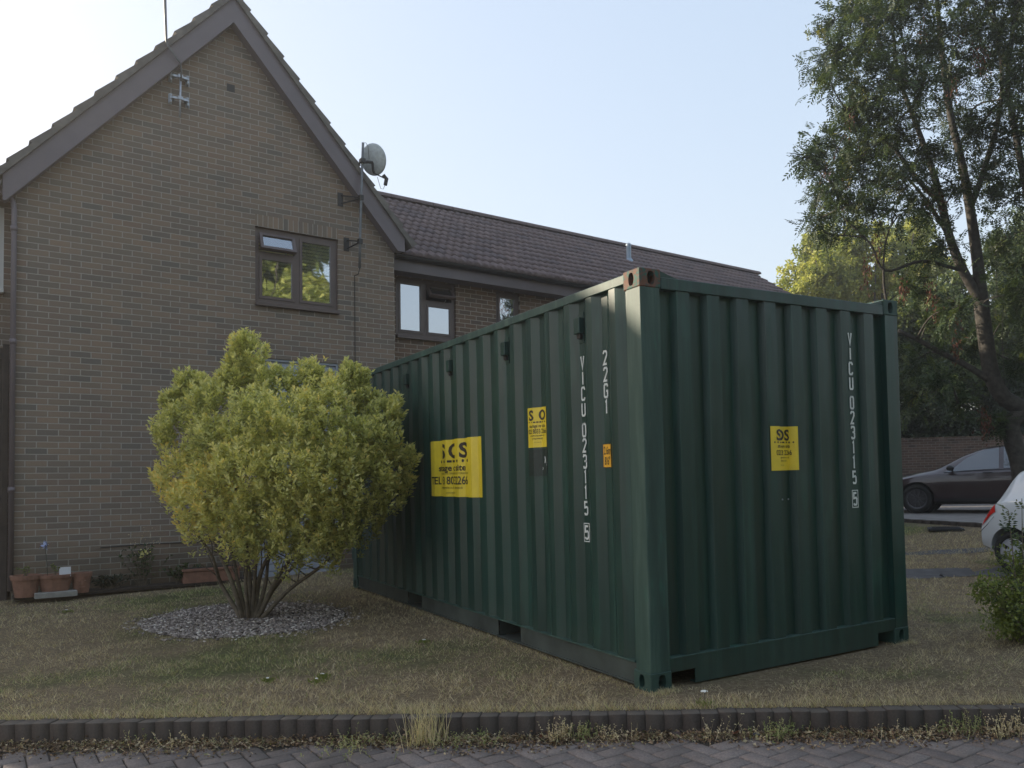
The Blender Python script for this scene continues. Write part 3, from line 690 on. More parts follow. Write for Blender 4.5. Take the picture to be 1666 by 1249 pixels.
# ------------------------------------------------------------------ houses
HM = (Matrix.Rotation(0.088, 4, 'Z') @ Matrix.Rotation(-0.008, 4, 'X') @ Matrix.Rotation(0.017, 4, 'Y'))
HROT = HM.to_euler(); HLOC = Vector((-3.542, 7.695, 0.079))
def hw(x, y, z): return HLOC + HM @ Vector((x, y, z))
def hempty(name, x=0, y=0, z=0): return empty(name, hw(x, y, z), HROT)
def window(parent, x0, x1, z0, z1, yf, fm, mull=(), lights=(), glass='glass', fw=0.062, sill=True, trans=None):
    """yf: front plane of the frame; lights: list of (xa, xb, za, zb) glazed openings (frame drawn round each)"""
    bm = BM(); d = 0.065; s = 0.048
    box(bm, x0, x1, yf, yf + d, z1 - fw, z1); box(bm, x0, x1, yf, yf + d, z0, z0 + fw)
    box(bm, x0, x0 + fw, yf, yf + d, z0 + fw, z1 - fw); box(bm, x1 - fw, x1, yf, yf + d, z0 + fw, z1 - fw)
    for m in mull: box(bm, m - 0.034, m + 0.034, yf, yf + d, z0 + fw, z1 - fw)
    w = from_bm('window', bm, fm, parent)
    for (a, b, c, e, tilt) in lights:
        mt = Matrix.Translation((0, yf - 0.004, e)) @ Matrix.Rotation(tilt, 4, 'X') @ Matrix.Translation((0, 0, -e))
        bm = BM(); q = 0.040
        for r in ((a, b, e - q, e), (a, b, c, c + q), (a, a + q, c + q, e - q), (b - q, b, c + q, e - q)): box(bm, r[0], r[1], -0.006, 0.05, r[2], r[3], mat=mt)
        sh = from_bm('sash', bm, fm, w)
        bm = BM(); box(bm, a + q, b - q, 0.016, 0.022, c + q, e - q, mat=mt); from_bm('pane', bm, M[glass], w)
        if tilt: 
            bm = BM(); tube(bm, [(b - 0.12, yf - 0.03, c + 0.03), (b - 0.12, yf + 0.03, c - 0.01)], 0.006, 6); from_bm('stay', bm, M['galv'], w)
    if trans: 
        bm = BM(); box(bm, trans[0], trans[1], yf + 0.002, yf + d - 0.002, trans[2] - 0.034, trans[2] + 0.034); from_bm('transom', bm, fm, w)
    if sill:
        bm = BM(); box(bm, x0 - 0.0, x1 + 0.0, -0.055 + (yf - 0.05), yf + d, z0 - 0.055, z0 - 0.001, bev=0.004); from_bm('sill', bm, fm, w)
    return w
def blinds(w, x0, x1, z0, z1, y, pitch=0.05):
    bm = BM(); z = z0; mt = None
    while z < z1:
        m_ = Matrix.Translation((0, y, z)) @ Matrix.Rotation(R(58), 4, 'X')
        box(bm, x0, x1, -0.024, 0.024, -0.001, 0.001, mat=m_); z += pitch * (1 + rng.normal(0, 0.015))
    return from_bm('blind', bm, M['blind'], w)
def room(parent, x0, x1, y0, y1, z0, z1):
    bm = BM(); box(bm, x0, x1, y0, y1, z0, z1); f = min(bm.faces, key=lambda f: f.calc_center_median().y); bm.faces.remove(f)
    return from_bm('room', bm, M['room'], parent, recalc=False)

# ---- the gable-ended house
gh = hempty('gable_house'); tag(gh, 'brick house with a steep gable, brown barge board and one upstairs window', 'house')
AX, AZ, SL = 2.44, 7.93, 1.165; GW, GD = 4.844, 7.6
def rake(x): return AZ - SL * abs(x - AX)
bm = BM(); prism(bm, [(0, -0.4), (GW, -0.4), (GW, rake(GW) - 0.12), (AX, AZ - 0.12), (0, rake(0) - 0.12)], 0, 0.25, 'y')
wall = from_bm('wall', bm, M['brick'], gh)
cut = BM(); box(cut, 2.765, 3.955, -0.1, 0.4, 3.80, 4.865); box(cut, 2.765, 3.955, -0.1, 0.4, -0.2, 3.02)
boolean_cut(wall, cut)
bm = BM(); box(bm, 0.0, 0.2495, 0.251, GD, -0.4, 4.98); box(bm, GW - 0.2495, GW, 0.251, GD, -0.4, 4.90); box(bm, 0, GW, GD + 0.001, GD + 0.2, -0.4, 4.9)
from_bm('side_wall', bm, M['brick_side'], gh)
# soldier course over the window
bm = BM(); box(bm, 0, 1.19, 0, 0.02, 0, 0.166); so = from_bm('lintel', bm, M['soldier'], gh); so.location = (2.765, -0.003, 4.869)
w = window(gh, 2.765, 3.955, 3.80, 4.865, 0.045, M['frame'], mull=(3.36,), glass='glass_clear', trans=(2.827, 3.326, 4.50),
           lights=[(2.83, 3.325, 4.535, 4.80, R(-24)), (2.83, 3.325, 3.865, 4.465, 0), (3.395, 3.89, 3.865, 4.80, 0)])
blinds(w, 2.83, 3.89, 3.87, 4.80, 0.17); room(w, 2.7, 4.1, 0.26, 2.6, 3.2, 5.0)
# pale boarded panel below
bm = BM(); z = -0.15; k = 0
while z < 2.95:
    h = min(0.1, 3.0 - z)
    prism(bm, [(0.050, z), (0.030, z + 0.004), (0.036, z + h - 0.012), (0.046, z + h - 0.002), (0.050, z + h - 0.002)], 2.80, 3.92, 'x'); z += h; 
dr = from_bm('cladding_panel', bm, M['door'], gh)
bm = BM(); box(bm, 2.766, 2.80, 0.02, 0.09, -0.15, 3.018); box(bm, 3.92, 3.954, 0.02, 0.09, -0.15, 3.018); box(bm, 2.8005, 3.9195, 0.02, 0.09, 2.985, 3.018); box(bm, 2.8, 3.92, 0.052, 0.2, -0.15, 2.98)
from_bm('panel_frame', bm, M['door'], gh)
# barge boards, boxed eaves and soffit
def barge(s):
    bm = BM(); X = lambda d: AX + s * d
    e = 2.58 if s < 0 else 2.51; d1 = 0.34
    zt = lambda d: AZ - SL * d
    zb = 4.62 if s < 0 else 4.80
    pts = [(X(0), zt(0)), (X(e), zt(e)), (X(e), zb), (X((AZ - d1 - zb) / SL), zb), (X(0), zt(0) - d1)]
    prism(bm, pts, -0.165, -0.145, 'y'); return from_bm('barge_board', bm, M['fascia'], gh)
barge(-1); barge(1)
bm = BM()
for s in (-1, 1):
    e = 2.57 if s < 0 else 2.50; d1 = 0.335
    P = [(AX, AZ - d1), (AX + s * (AZ - d1 - (4.63 if s < 0 else 4.81)) / SL, 4.63 if s < 0 else 4.81), (AX + s * e, 4.63 if s < 0 else 4.81), (AX + s * e, AZ - SL * e), (AX, AZ - 0.02)]
    prism(bm, P, -0.1445, -0.002, 'y')
from_bm('soffit', bm, M['fascia'], gh)
# roof: stepped tile courses
def stepped(s):
    g = 0.345; n = 12; cs = 1 / math.hypot(1, SL); L_ = (2.62 if s > 0 else 2.70) / cs
    def P(d, t):   # d measured down-slope from the ridge
        return (AX + s * (d * cs + t * SL * cs), AZ - d * SL * cs + t * cs)
    pts = [P(0, -0.0), P(L_, 0.0)]
    d = L_; 
    while d > 0:
        nd = max(0, d - g); pts += [P(d + 0.006 * rng.random(), 0.092 + 0.008 * rng.random()), P(nd, 0.060)]; d = nd
    return pts
bm = BM()
for s in (-1, 1): prism(bm, stepped(s), -0.205, GD + 0.3, 'y')
from_bm('roof', bm, M['tile_v'], gh)
bm = BM(); y = -0.21
while y < GD + 0.25:
    pr = [(AX + 0.13 * math.cos(a), AZ + 0.02 + 0.125 * math.sin(a)) for a in np.linspace(0, math.pi, 11)]; prism(bm, pr, y, y + 0.44, 'y'); y += 0.452
from_bm('ridge_tiles', bm, M['tile_v'], gh)
bm = BM(); box(bm, -0.052, 0.052, -0.004, 0.02, -0.052, 0.052)
for k in range(5): box(bm, -0.045, 0.045, -0.007, -0.0042, -0.042 + k * 0.019, -0.034 + k * 0.019)
ab = from_bm('air_brick', bm, M['black'], gh); ab.location = (2.441, 0, 6.735)
# gutter end and downpipe at the left corner
bm = BM()
a = [(-0.20 + 0.055 * math.cos(t_), 4.93 + 0.055 * math.sin(t_)) for t_ in np.linspace(math.pi, 2 * math.pi, 10)]
prism(bm, a + [(-0.145, 4.94), (-0.255, 4.94)][0:0], -0.02, GD, 'y'); from_bm('gutter', bm, M['gutter'], gh)
bm = BM(); tube(bm, [(-0.19, 0.06, 4.88), (-0.16, 0.02, 4.80), (-0.035, -0.035, 4.66), (-0.020, -0.042, 4.55), (-0.020, -0.042, 0.05)], 0.030, 12)
for z in (4.3, 2.95, 1.2): tube(bm, [(-0.02, -0.042, z), (-0.02, -0.042, z + 0.06)], 0.037, 12)
from_bm('downpipe', bm, M['fascia'], gh, smooth=True)

# ---- terraced house behind
th = hempty('terraced_house', 10, 0.6, 0); tag(th, 'long brick terrace with a brown pantiled roof running behind the container', 'house')
th.location = hw(0, 0, 0)
WY, WX0, WX1 = 0.6, 4.846, 16.74
bm = BM(); box(bm, WX0, WX1, WY, WY + 0.25, -0.4, 4.75); wl = from_bm('wall', bm, M['brick_far'], th)
wins = [(5.14, 6.24), (7.035, 7.54), (8.95, 10.05), (11.6, 12.7), (14.2, 15.3)]
cut = BM()
for a, b in wins: box(cut, a, b, WY - 0.1, WY + 0.4, 3.66, 4.622)
for a, b in ((5.4, 6.3), (8.9, 10.3), (11.4, 12.3), (14.1, 15.5)): box(cut, a, b, WY - 0.1, WY + 0.4, (0.05 if b - a < 1 else 0.95), 2.1)
boolean_cut(wl, cut)
bm = BM(); box(bm, WX1 - 0.25, WX1, WY + 0.251, 5.8, -0.4, 4.75); box(bm, WX0, WX1, 5.801, 6.05, -0.4, 4.75)
prism(bm, [(WY + 0.0, 4.751), (5.9, 4.751), (3.2, 6.70)], WX1 - 0.24, WX1 - 0.002, 'x')
from_bm('side_wall', bm, M['brick_side'], th)
for i, (a, b) in enumerate(wins):
    z0, z1 = 3.66, 4.622; m_ = (a + b) / 2 - 0.02
    if b - a < 0.7: window(th, a, b, z0, z1, WY + 0.045, M['frame'], lights=[(a + 0.062, b - 0.062, z0 + 0.062, z1 - 0.062, 0)])
    else:
        window(th, a, b, z0, z1, WY + 0.045, M['frame'], mull=(m_,), trans=(m_ + 0.034, b - 0.062, 4.27),
               lights=[(a + 0.062, m_ - 0.034, z0 + 0.062, z1 - 0.062, 0), (m_ + 0.034, b - 0.062, 4.304, z1 - 0.062, R(-38) if i == 0 else 0), (m_ + 0.034, b - 0.062, z0 + 0.062, 4.236, 0)])
for a, b in ((5.4, 6.3), (11.4, 12.3)):
    bm = BM(); box(bm, a + 0.03, b - 0.03, WY + 0.06, WY + 0.10, 0.05, 2.08, bev=0.004); from_bm('door', bm, M['frame'], th)
for a, b in ((8.9, 10.3), (14.1, 15.5)):
    window(th, a, b, 0.95, 2.1, WY + 0.045, M['frame'], mull=((a + b) / 2,), lights=[(a + 0.062, (a + b) / 2 - 0.034, 1.012, 2.038, 0), ((a + b) / 2 + 0.034, b - 0.062, 1.012, 2.038, 0)])
room(th, WX0 + 0.05, WX1 - 0.3, WY + 0.252, 4.5, 0.0, 4.7)
bm = BM(); box(bm, WX0 + 0.003, WX1 + 0.1, 0.300, 0.322, 4.628, 4.815, bev=0.003); from_bm('fascia_board', bm, M['fascia'], th)
bm = BM(); box(bm, WX0 + 0.003, WX1 + 0.1, 0.3225, WY - 0.002, 4.632, 4.650); from_bm('soffit', bm, M['fascia'], th)
bm = BM()
arc = [(0.243 + 0.056 * math.cos(t_), 4.862 + 0.056 * math.sin(t_)) for t_ in np.linspace(math.pi, 2 * math.pi, 12)]
arc2 = [(0.243 + 0.052 * math.cos(t_), 4.862 + 0.052 * math.sin(t_)) for t_ in np.linspace(2 * math.pi, math.pi, 12)]
prism(bm, arc + arc2, WX0 + 0.12, WX1 + 0.1, 'x')
for k in range(13): prism(bm, [(p[0] * 1.0, p[1] - 0.003) for p in [(0.243 + 0.060 * math.cos(t_), 4.862 + 0.060 * math.sin(t_)) for t_ in np.linspace(math.pi, 2 * math.pi, 8)]], WX0 + 0.4 + k * 0.9, WX0 + 0.43 + k * 0.9, 'x')
from_bm('gutter', bm, M['gutter'], th)
# pantile roof, front slope
Y0, Z0, Y1, Z1 = 0.235, 4.885, 3.20, 6.845
sl = math.hypot(Y1 - Y0, Z1 - Z0); sy, sz = (Y1 - Y0) / sl, (Z1 - Z0) / sl
def roman(name, xa, xb, flip=False, parent=None):
    nr = 12; g = sl / nr; xs = np.arange(xa, xb + 0.001, 0.0215); per = 0.150
    prof = 0.034 * (0.5 + 0.5 * np.cos(2 * np.pi * xs / per)) ** 1.3
    V = []; F = []; T = []; nX = len(xs); row = 0
    for r in range(nr):
        d0, d1 = r * g, (r + 1) * g + 0.004
        ti = np.floor((xs / 0.30) + (0.0 if r % 2 else 0.5)).astype(int)
        jit = np.array([_lat[i % 64, r % 64, 1] for i in ti]) * 0.008
        for d, t in ((d0, 0.000), (d0, 0.036), (d0 + g * 0.5, 0.022), (d1, 0.006)):
            tt = t + prof * (1 if t > 0 else 0) + (jit if t > 0 else 0)
            yy = Y0 + sy * d - sz * tt; zz = Z0 + sz * d + sy * tt
            if flip: yy = 2 * Y1 - yy
            V.append(np.stack([xs, yy, zz], -1)); T.append(np.array([_lat[i % 64, r % 64, 2] for i in ti]))
    V = np.concatenate(V); T = np.concatenate(T)
    R_ = 4 * nr; id_ = np.arange(R_ * nX).reshape(R_, nX)
    Fs = []
    for q in range(R_ - 1):
        if q % 4 == 3: continue
        Fs.append(np.stack([id_[q, :-1], id_[q, 1:], id_[q + 1, 1:], id_[q + 1, :-1]], -1))
    return np_mesh(name, V, np.concatenate(Fs), M['pantile'], parent, tint=T)
t = NT('brown pantile'); c = t.coord(); at = t.n('Attribute', attribute_name='tint').outputs['Fac']
col = t.ramp(at, [(0, (0.155, 0.116, 0.112)), (0.5, (0.190, 0.142, 0.134)), (1, (0.135, 0.108, 0.110))])
n = t.noise(c, 30, 6, 0.75)
col = t.mix(t.ramp(n, [(0.3, (0, 0, 0)), (0.8, (1, 1, 1))]), t.mix(1.0, col, (0.65, 0.65, 0.65), 'MULTIPLY'), t.mix(1.0, col, (1.35, 1.35, 1.35), 'MULTIPLY'))
col = t.mix(t.ramp(t.noise(c, 7, 6, 0.8), [(0.66, (0, 0, 0)), (0.72, (0.7, 0.7, 0.7))]), col, (0.20, 0.19, 0.155))
M['pantile'] = t.fin(col, 0.85, t.bump(n, 0.6, 0.004), spec=0.3)
roman('roof', 3.47, 16.86, parent=th); roman('roof', 3.47, 16.86, flip=True, parent=th)
bm = BM(); x = 3.5
while x < 16.8:
    pr = [(Y1 + 0.125 * math.cos(a), Z1 + 0.018 + 0.10 * math.sin(a)) for a in np.linspace(0, math.pi, 10)]; prism(bm, pr, x, x + 0.442, 'x'); x += 0.452
from_bm('ridge_tiles', bm, M['pantile'], th)
bm = BM()
for s in (1, -1):
    pts = [(Y1 - s * (Y1 - Y0 - 0.03), Z0 - 0.03), (Y1, Z1 - 0.02), (Y1, Z1 - 0.2), (Y1 - s * (Y1 - Y0 - 0.03), Z0 - 0.2)]
    prism(bm, pts, 16.80, 16.83, 'x')
from_bm('barge_board', bm, M['fascia'], th)
bm = BM(); fx, fy = 11.52, 2.2
lathe(bm, [(0.055, -0.2), (0.055, 0.33), (0.062, 0.332), (0.062, 0.37), (0.03, 0.40)], 16, (fx, fy, 6.20)); 
fl = from_bm('flue', bm, M['flue'], th, smooth=False)
bm = BM(); lathe(bm, [(0.15, -0.10), (0.10, 0.0), (0.062, 0.05), (0.062, 0.06)], 16, (fx, fy, 6.20)); from_bm('flashing', bm, M['flue'], fl)

# ---- house continuing to the left, set back, with a white window
sh_ = hempty('side_house'); tag(sh_, 'brick house front set back beyond the left corner, with a white framed upstairs window', 'house')
bm = BM(); box(bm, -5.6, -0.001, 0.5, 0.75, -0.4, 4.95); wl = from_bm('wall', bm, M['brick'], sh_)
cut = BM(); box(cut, -1.35, -0.10, 0.4, 0.9, 3.70, 4.72); box(cut, -4.6, -3.4, 0.4, 0.9, 3.70, 4.72); box(cut, -4.6, -3.2, 0.4, 0.9, 0.9, 2.1); boolean_cut(wl, cut)
bm = BM(); box(bm, -5.6, -5.35, 0.751, 6.6, -0.4, 4.95); box(bm, -5.349, -0.2, 6.35, 6.6, -0.4, 4.95)
prism(bm, [(0.5, 4.951), (6.6, 4.951), (3.6, 7.2)], -5.59, -5.36, 'x'); from_bm('side_wall', bm, M['brick_side'], sh_)
for a, b, z0, z1 in ((-1.35, -0.10, 3.70, 4.72), (-4.6, -3.4, 3.70, 4.72), (-4.6, -3.2, 0.9, 2.1)):
    m_ = (a + b) / 2; window(sh_, a, b, z0, z1, 0.52, M['white_frame'], mull=(m_,), lights=[(a + 0.062, m_ - 0.034, z0 + 0.062, z1 - 0.062, 0), (m_ + 0.034, b - 0.062, z0 + 0.062, z1 - 0.062, 0)])
room(sh_, -5.3, -0.05, 0.76, 4.0, 0.0, 4.9)
bm = BM(); pts = [(0.18, 4.95), (3.6, 7.35), (6.9, 4.95), (6.9, 5.03), (3.6, 7.45), (0.18, 5.03)]
prism(bm, pts, -5.8, -0.27, 'x'); from_bm('roof', bm, M['tile_v'], sh_)
bm = BM(); box(bm, -5.75, -0.275, 0.22, 0.245, 4.78, 4.94); box(bm, -5.75, -0.275, 0.246, 0.499, 4.78, 4.80); from_bm('fascia_board', bm, M['fascia'], sh_)

# ---- tall dark timber lean-to at the left corner
lt = hempty('timber_lean_to', -0.6, 0.2, 0); tag(lt, 'tall dark timber screen standing in the corner at the left end of the gable wall', 'timber screen')
bm = BM(); x = -1.15
while x < -0.09 + 0.6: box(bm, x, x + 0.092, 0.0, 0.02, -0.1, 2.93 + rng.normal(0, 0.004)); x += 0.098
from_bm('boards', bm, M['darkwood'], lt)
bm = BM(); box(bm, 0.49, 0.555, -0.03, 0.04, -0.1, 2.975, bev=0.004); from_bm('post', bm, M['darkwood'], lt)
for z in (0.94, 2.80):
    bm = BM(); box(bm, -1.15, 0.489, -0.026, -0.001, z, z + 0.075); from_bm('rail', bm, M['darkwood'], lt)

# ---- television aerial mast on the gable
am = hempty('aerial_mast', 1.79, 0, 6.13); tag(am, 'cranked steel aerial mast clamped to the gable wall with two galvanised brackets', 'aerial mast')
def rel(pts, o): return [(p[0] - o[0], p[1] - o[1], p[2] - o[2]) for p in pts]
o0 = (1.79, 0, 6.13)
bm = BM(); tube(bm, rel([(1.775, -0.10, 6.12), (1.785, -0.10, 6.72)], o0), 0.014, 8); from_bm('stub_pole', bm, M['galv'], am, smooth=True)
bm = BM(); tube(bm, rel([(1.785, -0.12, 6.60), (1.787, -0.13, 6.73), (1.76, -0.20, 6.80), (1.60, -0.235, 6.975), (1.585, -0.24, 7.03), (1.568, -0.24, 7.50), (1.54, -0.24, 10.2)], o0), [0.011, 0.011, 0.013, 0.013, 0.015, 0.018, 0.018], 8); from_bm('pole', bm, M['pole'], am, smooth=True)
bm = BM()
for k in range(7): tube(bm, rel([(1.54 - 0.30 + 0.03 * k, -0.24 - 0.6 + k * 0.2, 10.0), (1.54 + 0.30 - 0.03 * k, -0.24 - 0.6 + k * 0.2, 10.0)], o0), 0.005, 5)
tube(bm, rel([(1.54, -0.95, 10.0), (1.54, 0.7, 10.0)], o0), 0.012, 6); from_bm('aerial_array', bm, M['galv'], am)
for z in (6.665, 6.371):
    b = BM()
    for s in (-1, 1):
        box(b, s * 0.105 - 0.022, s * 0.105 + 0.022, -0.012, 0.0, -0.065, 0.065)
        box(b, s * 0.105 - 0.014, s * 0.105 + 0.014, -0.055, -0.0125, -0.058, 0.058)
        for q in (-0.04, 0.0, 0.04): box(b, s * 0.105 - 0.008, s * 0.105 + 0.008, -0.07, -0.0555, q - 0.008, q + 0.008)
    box(b, -0.09, 0.09, -0.10, -0.086, -0.014, 0.014); box(b, -0.10, -0.06, -0.0855, -0.0125, -0.012, 0.012); box(b, 0.06, 0.10, -0.0855, -0.0125, -0.012, 0.012)
    box(b, -0.03, 0.03, -0.125, -0.1005, -0.02, 0.02)
    cl = from_bm('bracket', b, M['galv'], am); cl.location = (1.78 - o0[0], 0, z - o0[2])

# ---- satellite dish
ds = hempty('satellite_dish', 4.20, 0, 4.5); tag(ds, 'grey satellite dish on a steel pole bracketed beside the right slope of the gable', 'satellite dish')
o0 = (4.20, 0, 4.5)
bm = BM(); tube(bm, rel([(4.185, -0.25, 4.42), (4.195, -0.25, 4.90), (4.215, -0.25, 5.50), (4.25, -0.25, 6.31)], o0), 0.019, 10); from_bm('pole', bm, M['pole'], ds, smooth=True)
for z, xw in ((4.815, 4.09), (5.475, 4.00)):
    bm = BM(); xp = 4.192 + (z - 4.8) * 0.03
    box(bm, xw - 0.05, xw + 0.03, -0.012, 0.0, z - 0.10, z + 0.10)
    tube(bm, [(xw, -0.012, z + 0.06), (xp, -0.23, z + 0.01)], 0.011, 6); tube(bm, [(xw, -0.012, z - 0.06), (xp, -0.23, z - 0.01)], 0.011, 6)
    box(bm, xp - 0.03, xp + 0.03, -0.285, -0.215, z - 0.035, z + 0.035); bm.transform(Matrix.Translation((-o0[0], 0, -o0[2]))); from_bm('bracket', bm, M['black'], ds)
dn = Vector((0.74, 0.62, 0.27)).normalized(); dc = Vector((4.415 - o0[0], -0.20, 6.115 - o0[2]))
dq = dn.to_track_quat('Z', 'Y').to_matrix().to_4x4()
bm = BM(); rr = np.linspace(0.0, 1, 7); rings = []
for q in rr[1:]:
    rings.append([bm.verts.new((0.205 * q * math.cos(a), 0.235 * q * math.sin(a), 0.045 * q * q)) for a in np.linspace(0, 2 * math.pi, 32, endpoint=False)])
cv = bm.verts.new((0, 0, 0)); n_ = 32
for k in range(n_): bm.faces.new((cv, rings[0][k], rings[0][(k + 1) % n_]))
for A, B in zip(rings[:-1], rings[1:]):
    for k in range(n_): bm.faces.new((A[k], B[k], B[(k + 1) % n_], A[(k + 1) % n_]))
bm.transform(Matrix.Translation(dc) @ dq); rf = from_bm('reflector', bm, M['dish'], ds, smooth=True)
sm = rf.modifiers.new('s', 'SOLIDIFY'); sm.thickness = 0.006
bm = BM(); tube(bm, rel([(4.25, -0.25, 6.02), (4.32, -0.27, 6.03), (4.39, -0.26, 6.04)], o0), 0.024, 8)
tube(bm, [Vector((4.39 - o0[0], -0.26, 6.04 - o0[2])), dc + Vector((0.0, -0.03, -0.18)), dc + Vector((0.02, -0.02, -0.215))], 0.020, 8)
box(bm, 4.20 - o0[0], 4.27 - o0[0], -0.30, -0.21, 6.00 - o0[2], 6.06 - o0[2]); from_bm('mount', bm, M['black'], ds)
bm = BM(); p0 = dc + Vector((0.02, -0.02, -0.215)); p1 = Vector((4.66 - o0[0], -0.10, 5.905 - o0[2])); tube(bm, [p0, p1], 0.010, 8); from_bm('arm', bm, M['black'], ds)
bm = BM(); tube(bm, [p1 + Vector((-0.03, 0, 0.05)), p1 + Vector((0.025, 0, 0.0)), p1 + Vector((0.005, 0, -0.10))], [0.028, 0.032, 0.028], 10); from_bm('receiver_head', bm, M['black'], ds)
bm = BM(); q = p1 + Vector((0, 0, -0.10)); tube(bm, [q, q + Vector((-0.03, 0, -0.07)), q + Vector((-0.07, 0, -0.07)), q + Vector((-0.10, 0, 0.02)), q + Vector((-0.125, 0, 0.10))], 0.004, 5)
tube(bm, rel([(4.25, -0.25, 6.31), (4.30, -0.24, 6.325), (4.34, -0.22, 6.29), (4.36, -0.21, 6.1)], o0), 0.004, 5)
tube(bm, rel([(4.185, -0.25, 4.42), (4.19, -0.18, 4.34), (4.195, -0.02, 4.36), (4.205, -0.008, 4.30), (4.203, -0.008, 3.0), (4.206, -0.008, 0.1)], o0), 0.0055, 6); from_bm('cable', bm, M['cable'], ds)
# ------------------------------------------------------------------ plants: measured positions
BUSH= [(-1.475, 4.462, 2.558, 0.241), (-1.479, 4.589, 2.301, 0.289), (-1.919, 4.922, 2.18, 0.265), (-2.041, 4.713, 1.849, 0.277), (-1.816, 4.334, 2.06, 0.271), (-2.051, 4.613, 1.479, 0.253), (-1.964, 4.391, 1.187, 0.277), (-1.816, 4.111, 1.658, 0.313), (-1.532, 3.812, 1.856, 0.331), (-1.229, 4.202, 2.227, 0.265), (-0.909, 4.238, 2.314, 0.241), (-0.905, 3.773, 2.061, 0.271), (-0.61, 4.056, 2.231, 0.241), (-0.426, 4.184, 2.025, 0.253), (-0.355, 3.789, 1.972, 0.205), (-0.473, 3.634, 1.706, 0.271), (-0.233, 3.844, 1.533, 0.205), (-1.225, 3.625, 1.791, 0.361), (-0.89, 3.538, 1.731, 0.331), (-1.626, 3.765, 1.413, 0.361), (-1.322, 3.462, 1.375, 0.361), (-0.945, 3.465, 1.365, 0.349), (-0.567, 3.585, 1.357, 0.289), (-0.321, 3.79, 1.202, 0.205), (-1.853, 4.143, 1.31, 0.289), (-1.736, 4.08, 0.996, 0.277), (-1.469, 3.798, 0.992, 0.313), (-1.137, 3.713, 0.95, 0.331), (-0.82, 3.634, 0.993, 0.301), (-0.498, 4.025, 0.903, 0.241), (-1.872, 4.635, 0.954, 0.205), (-1.078, 4.942, 1.866, 0.361), (-0.724, 4.736, 1.468, 0.392), (-1.381, 5.132, 1.746, 0.361), (-1.673, 5.2, 1.558, 0.301), (-0.424, 4.43, 1.584, 0.301), (-1.134, 4.882, 1.096, 0.361), (-0.702, 4.386, 0.9, 0.271), (-0.866, 3.906, 0.694, 0.193), (-1.539, 4.318, 0.773, 0.217), (-1.19, 4.105, 0.704, 0.205)]
BUSH += [(-1.473, 4.457, 2.708, 0.108), (-1.58, 4.411, 2.487, 0.108), (-1.664, 4.349, 2.346, 0.12), (-0.898, 4.109, 2.37, 0.09), (-0.598, 4.043, 2.426, 0.096), (-0.495, 3.982, 2.349, 0.108), (-1.986, 4.899, 2.377, 0.108), (-2.128, 4.875, 2.158, 0.108), (-0.263, 3.732, 1.993, 0.108), (-0.159, 3.563, 1.566, 0.084), (-2.177, 4.914, 1.86, 0.108), (-2.211, 4.83, 1.439, 0.096), (-0.202, 3.809, 2.097, 0.084), (-1.831, 4.806, 2.311, 0.108), (-1.421, 4.088, 2.163, 0.133), (-0.167, 3.692, 1.318, 0.096), (-2.133, 4.669, 1.26, 0.108), (-0.351, 4.017, 2.124, 0.108)]
STEMS= [[(-1.519, 4.562, 0.02), (-1.649, 4.522, 0.413), (-1.716, 4.911, 0.689), (-1.849, 4.803, 1.067)], [(-1.499, 4.549, 0.02), (-1.571, 4.557, 0.343), (-1.618, 4.588, 0.643), (-1.79, 4.413, 1.249)], [(-1.483, 4.54, 0.013), (-1.531, 4.401, 0.355), (-1.507, 4.447, 0.645), (-1.495, 4.526, 1.238)], [(-1.458, 4.524, 0.013), (-1.423, 4.528, 0.392), (-1.367, 4.643, 0.743), (-1.278, 4.75, 1.354)], [(-1.437, 4.512, 0.012), (-1.332, 4.499, 0.327), (-1.28, 4.557, 0.681), (-1.273, 4.205, 1.233)], [(-1.417, 4.499, 0.011), (-1.241, 4.579, 0.249), (-1.077, 4.107, 0.607), (-0.921, 4.014, 0.926)], [(-1.396, 4.486, 0.017), (-1.142, 4.358, 0.263), (-0.844, 4.108, 0.53), (-0.549, 4.166, 0.839)], [(-1.448, 4.518, 0.018), (-1.362, 4.538, 0.446), (-1.239, 4.263, 0.816), (-1.154, 3.959, 1.462)], [(-1.529, 4.568, 0.021), (-1.687, 4.834, 0.326), (-1.815, 4.486, 0.636), (-1.949, 4.907, 0.948)], [(-1.468, 4.53, 0.019), (-1.463, 4.615, 0.448), (-1.55, 4.739, 0.872), (-1.581, 4.323, 1.594)], [(-1.422, 4.502, 0.017), (-1.212, 4.426, 0.413), (-0.959, 4.347, 0.733), (-0.614, 4.232, 1.271)]]
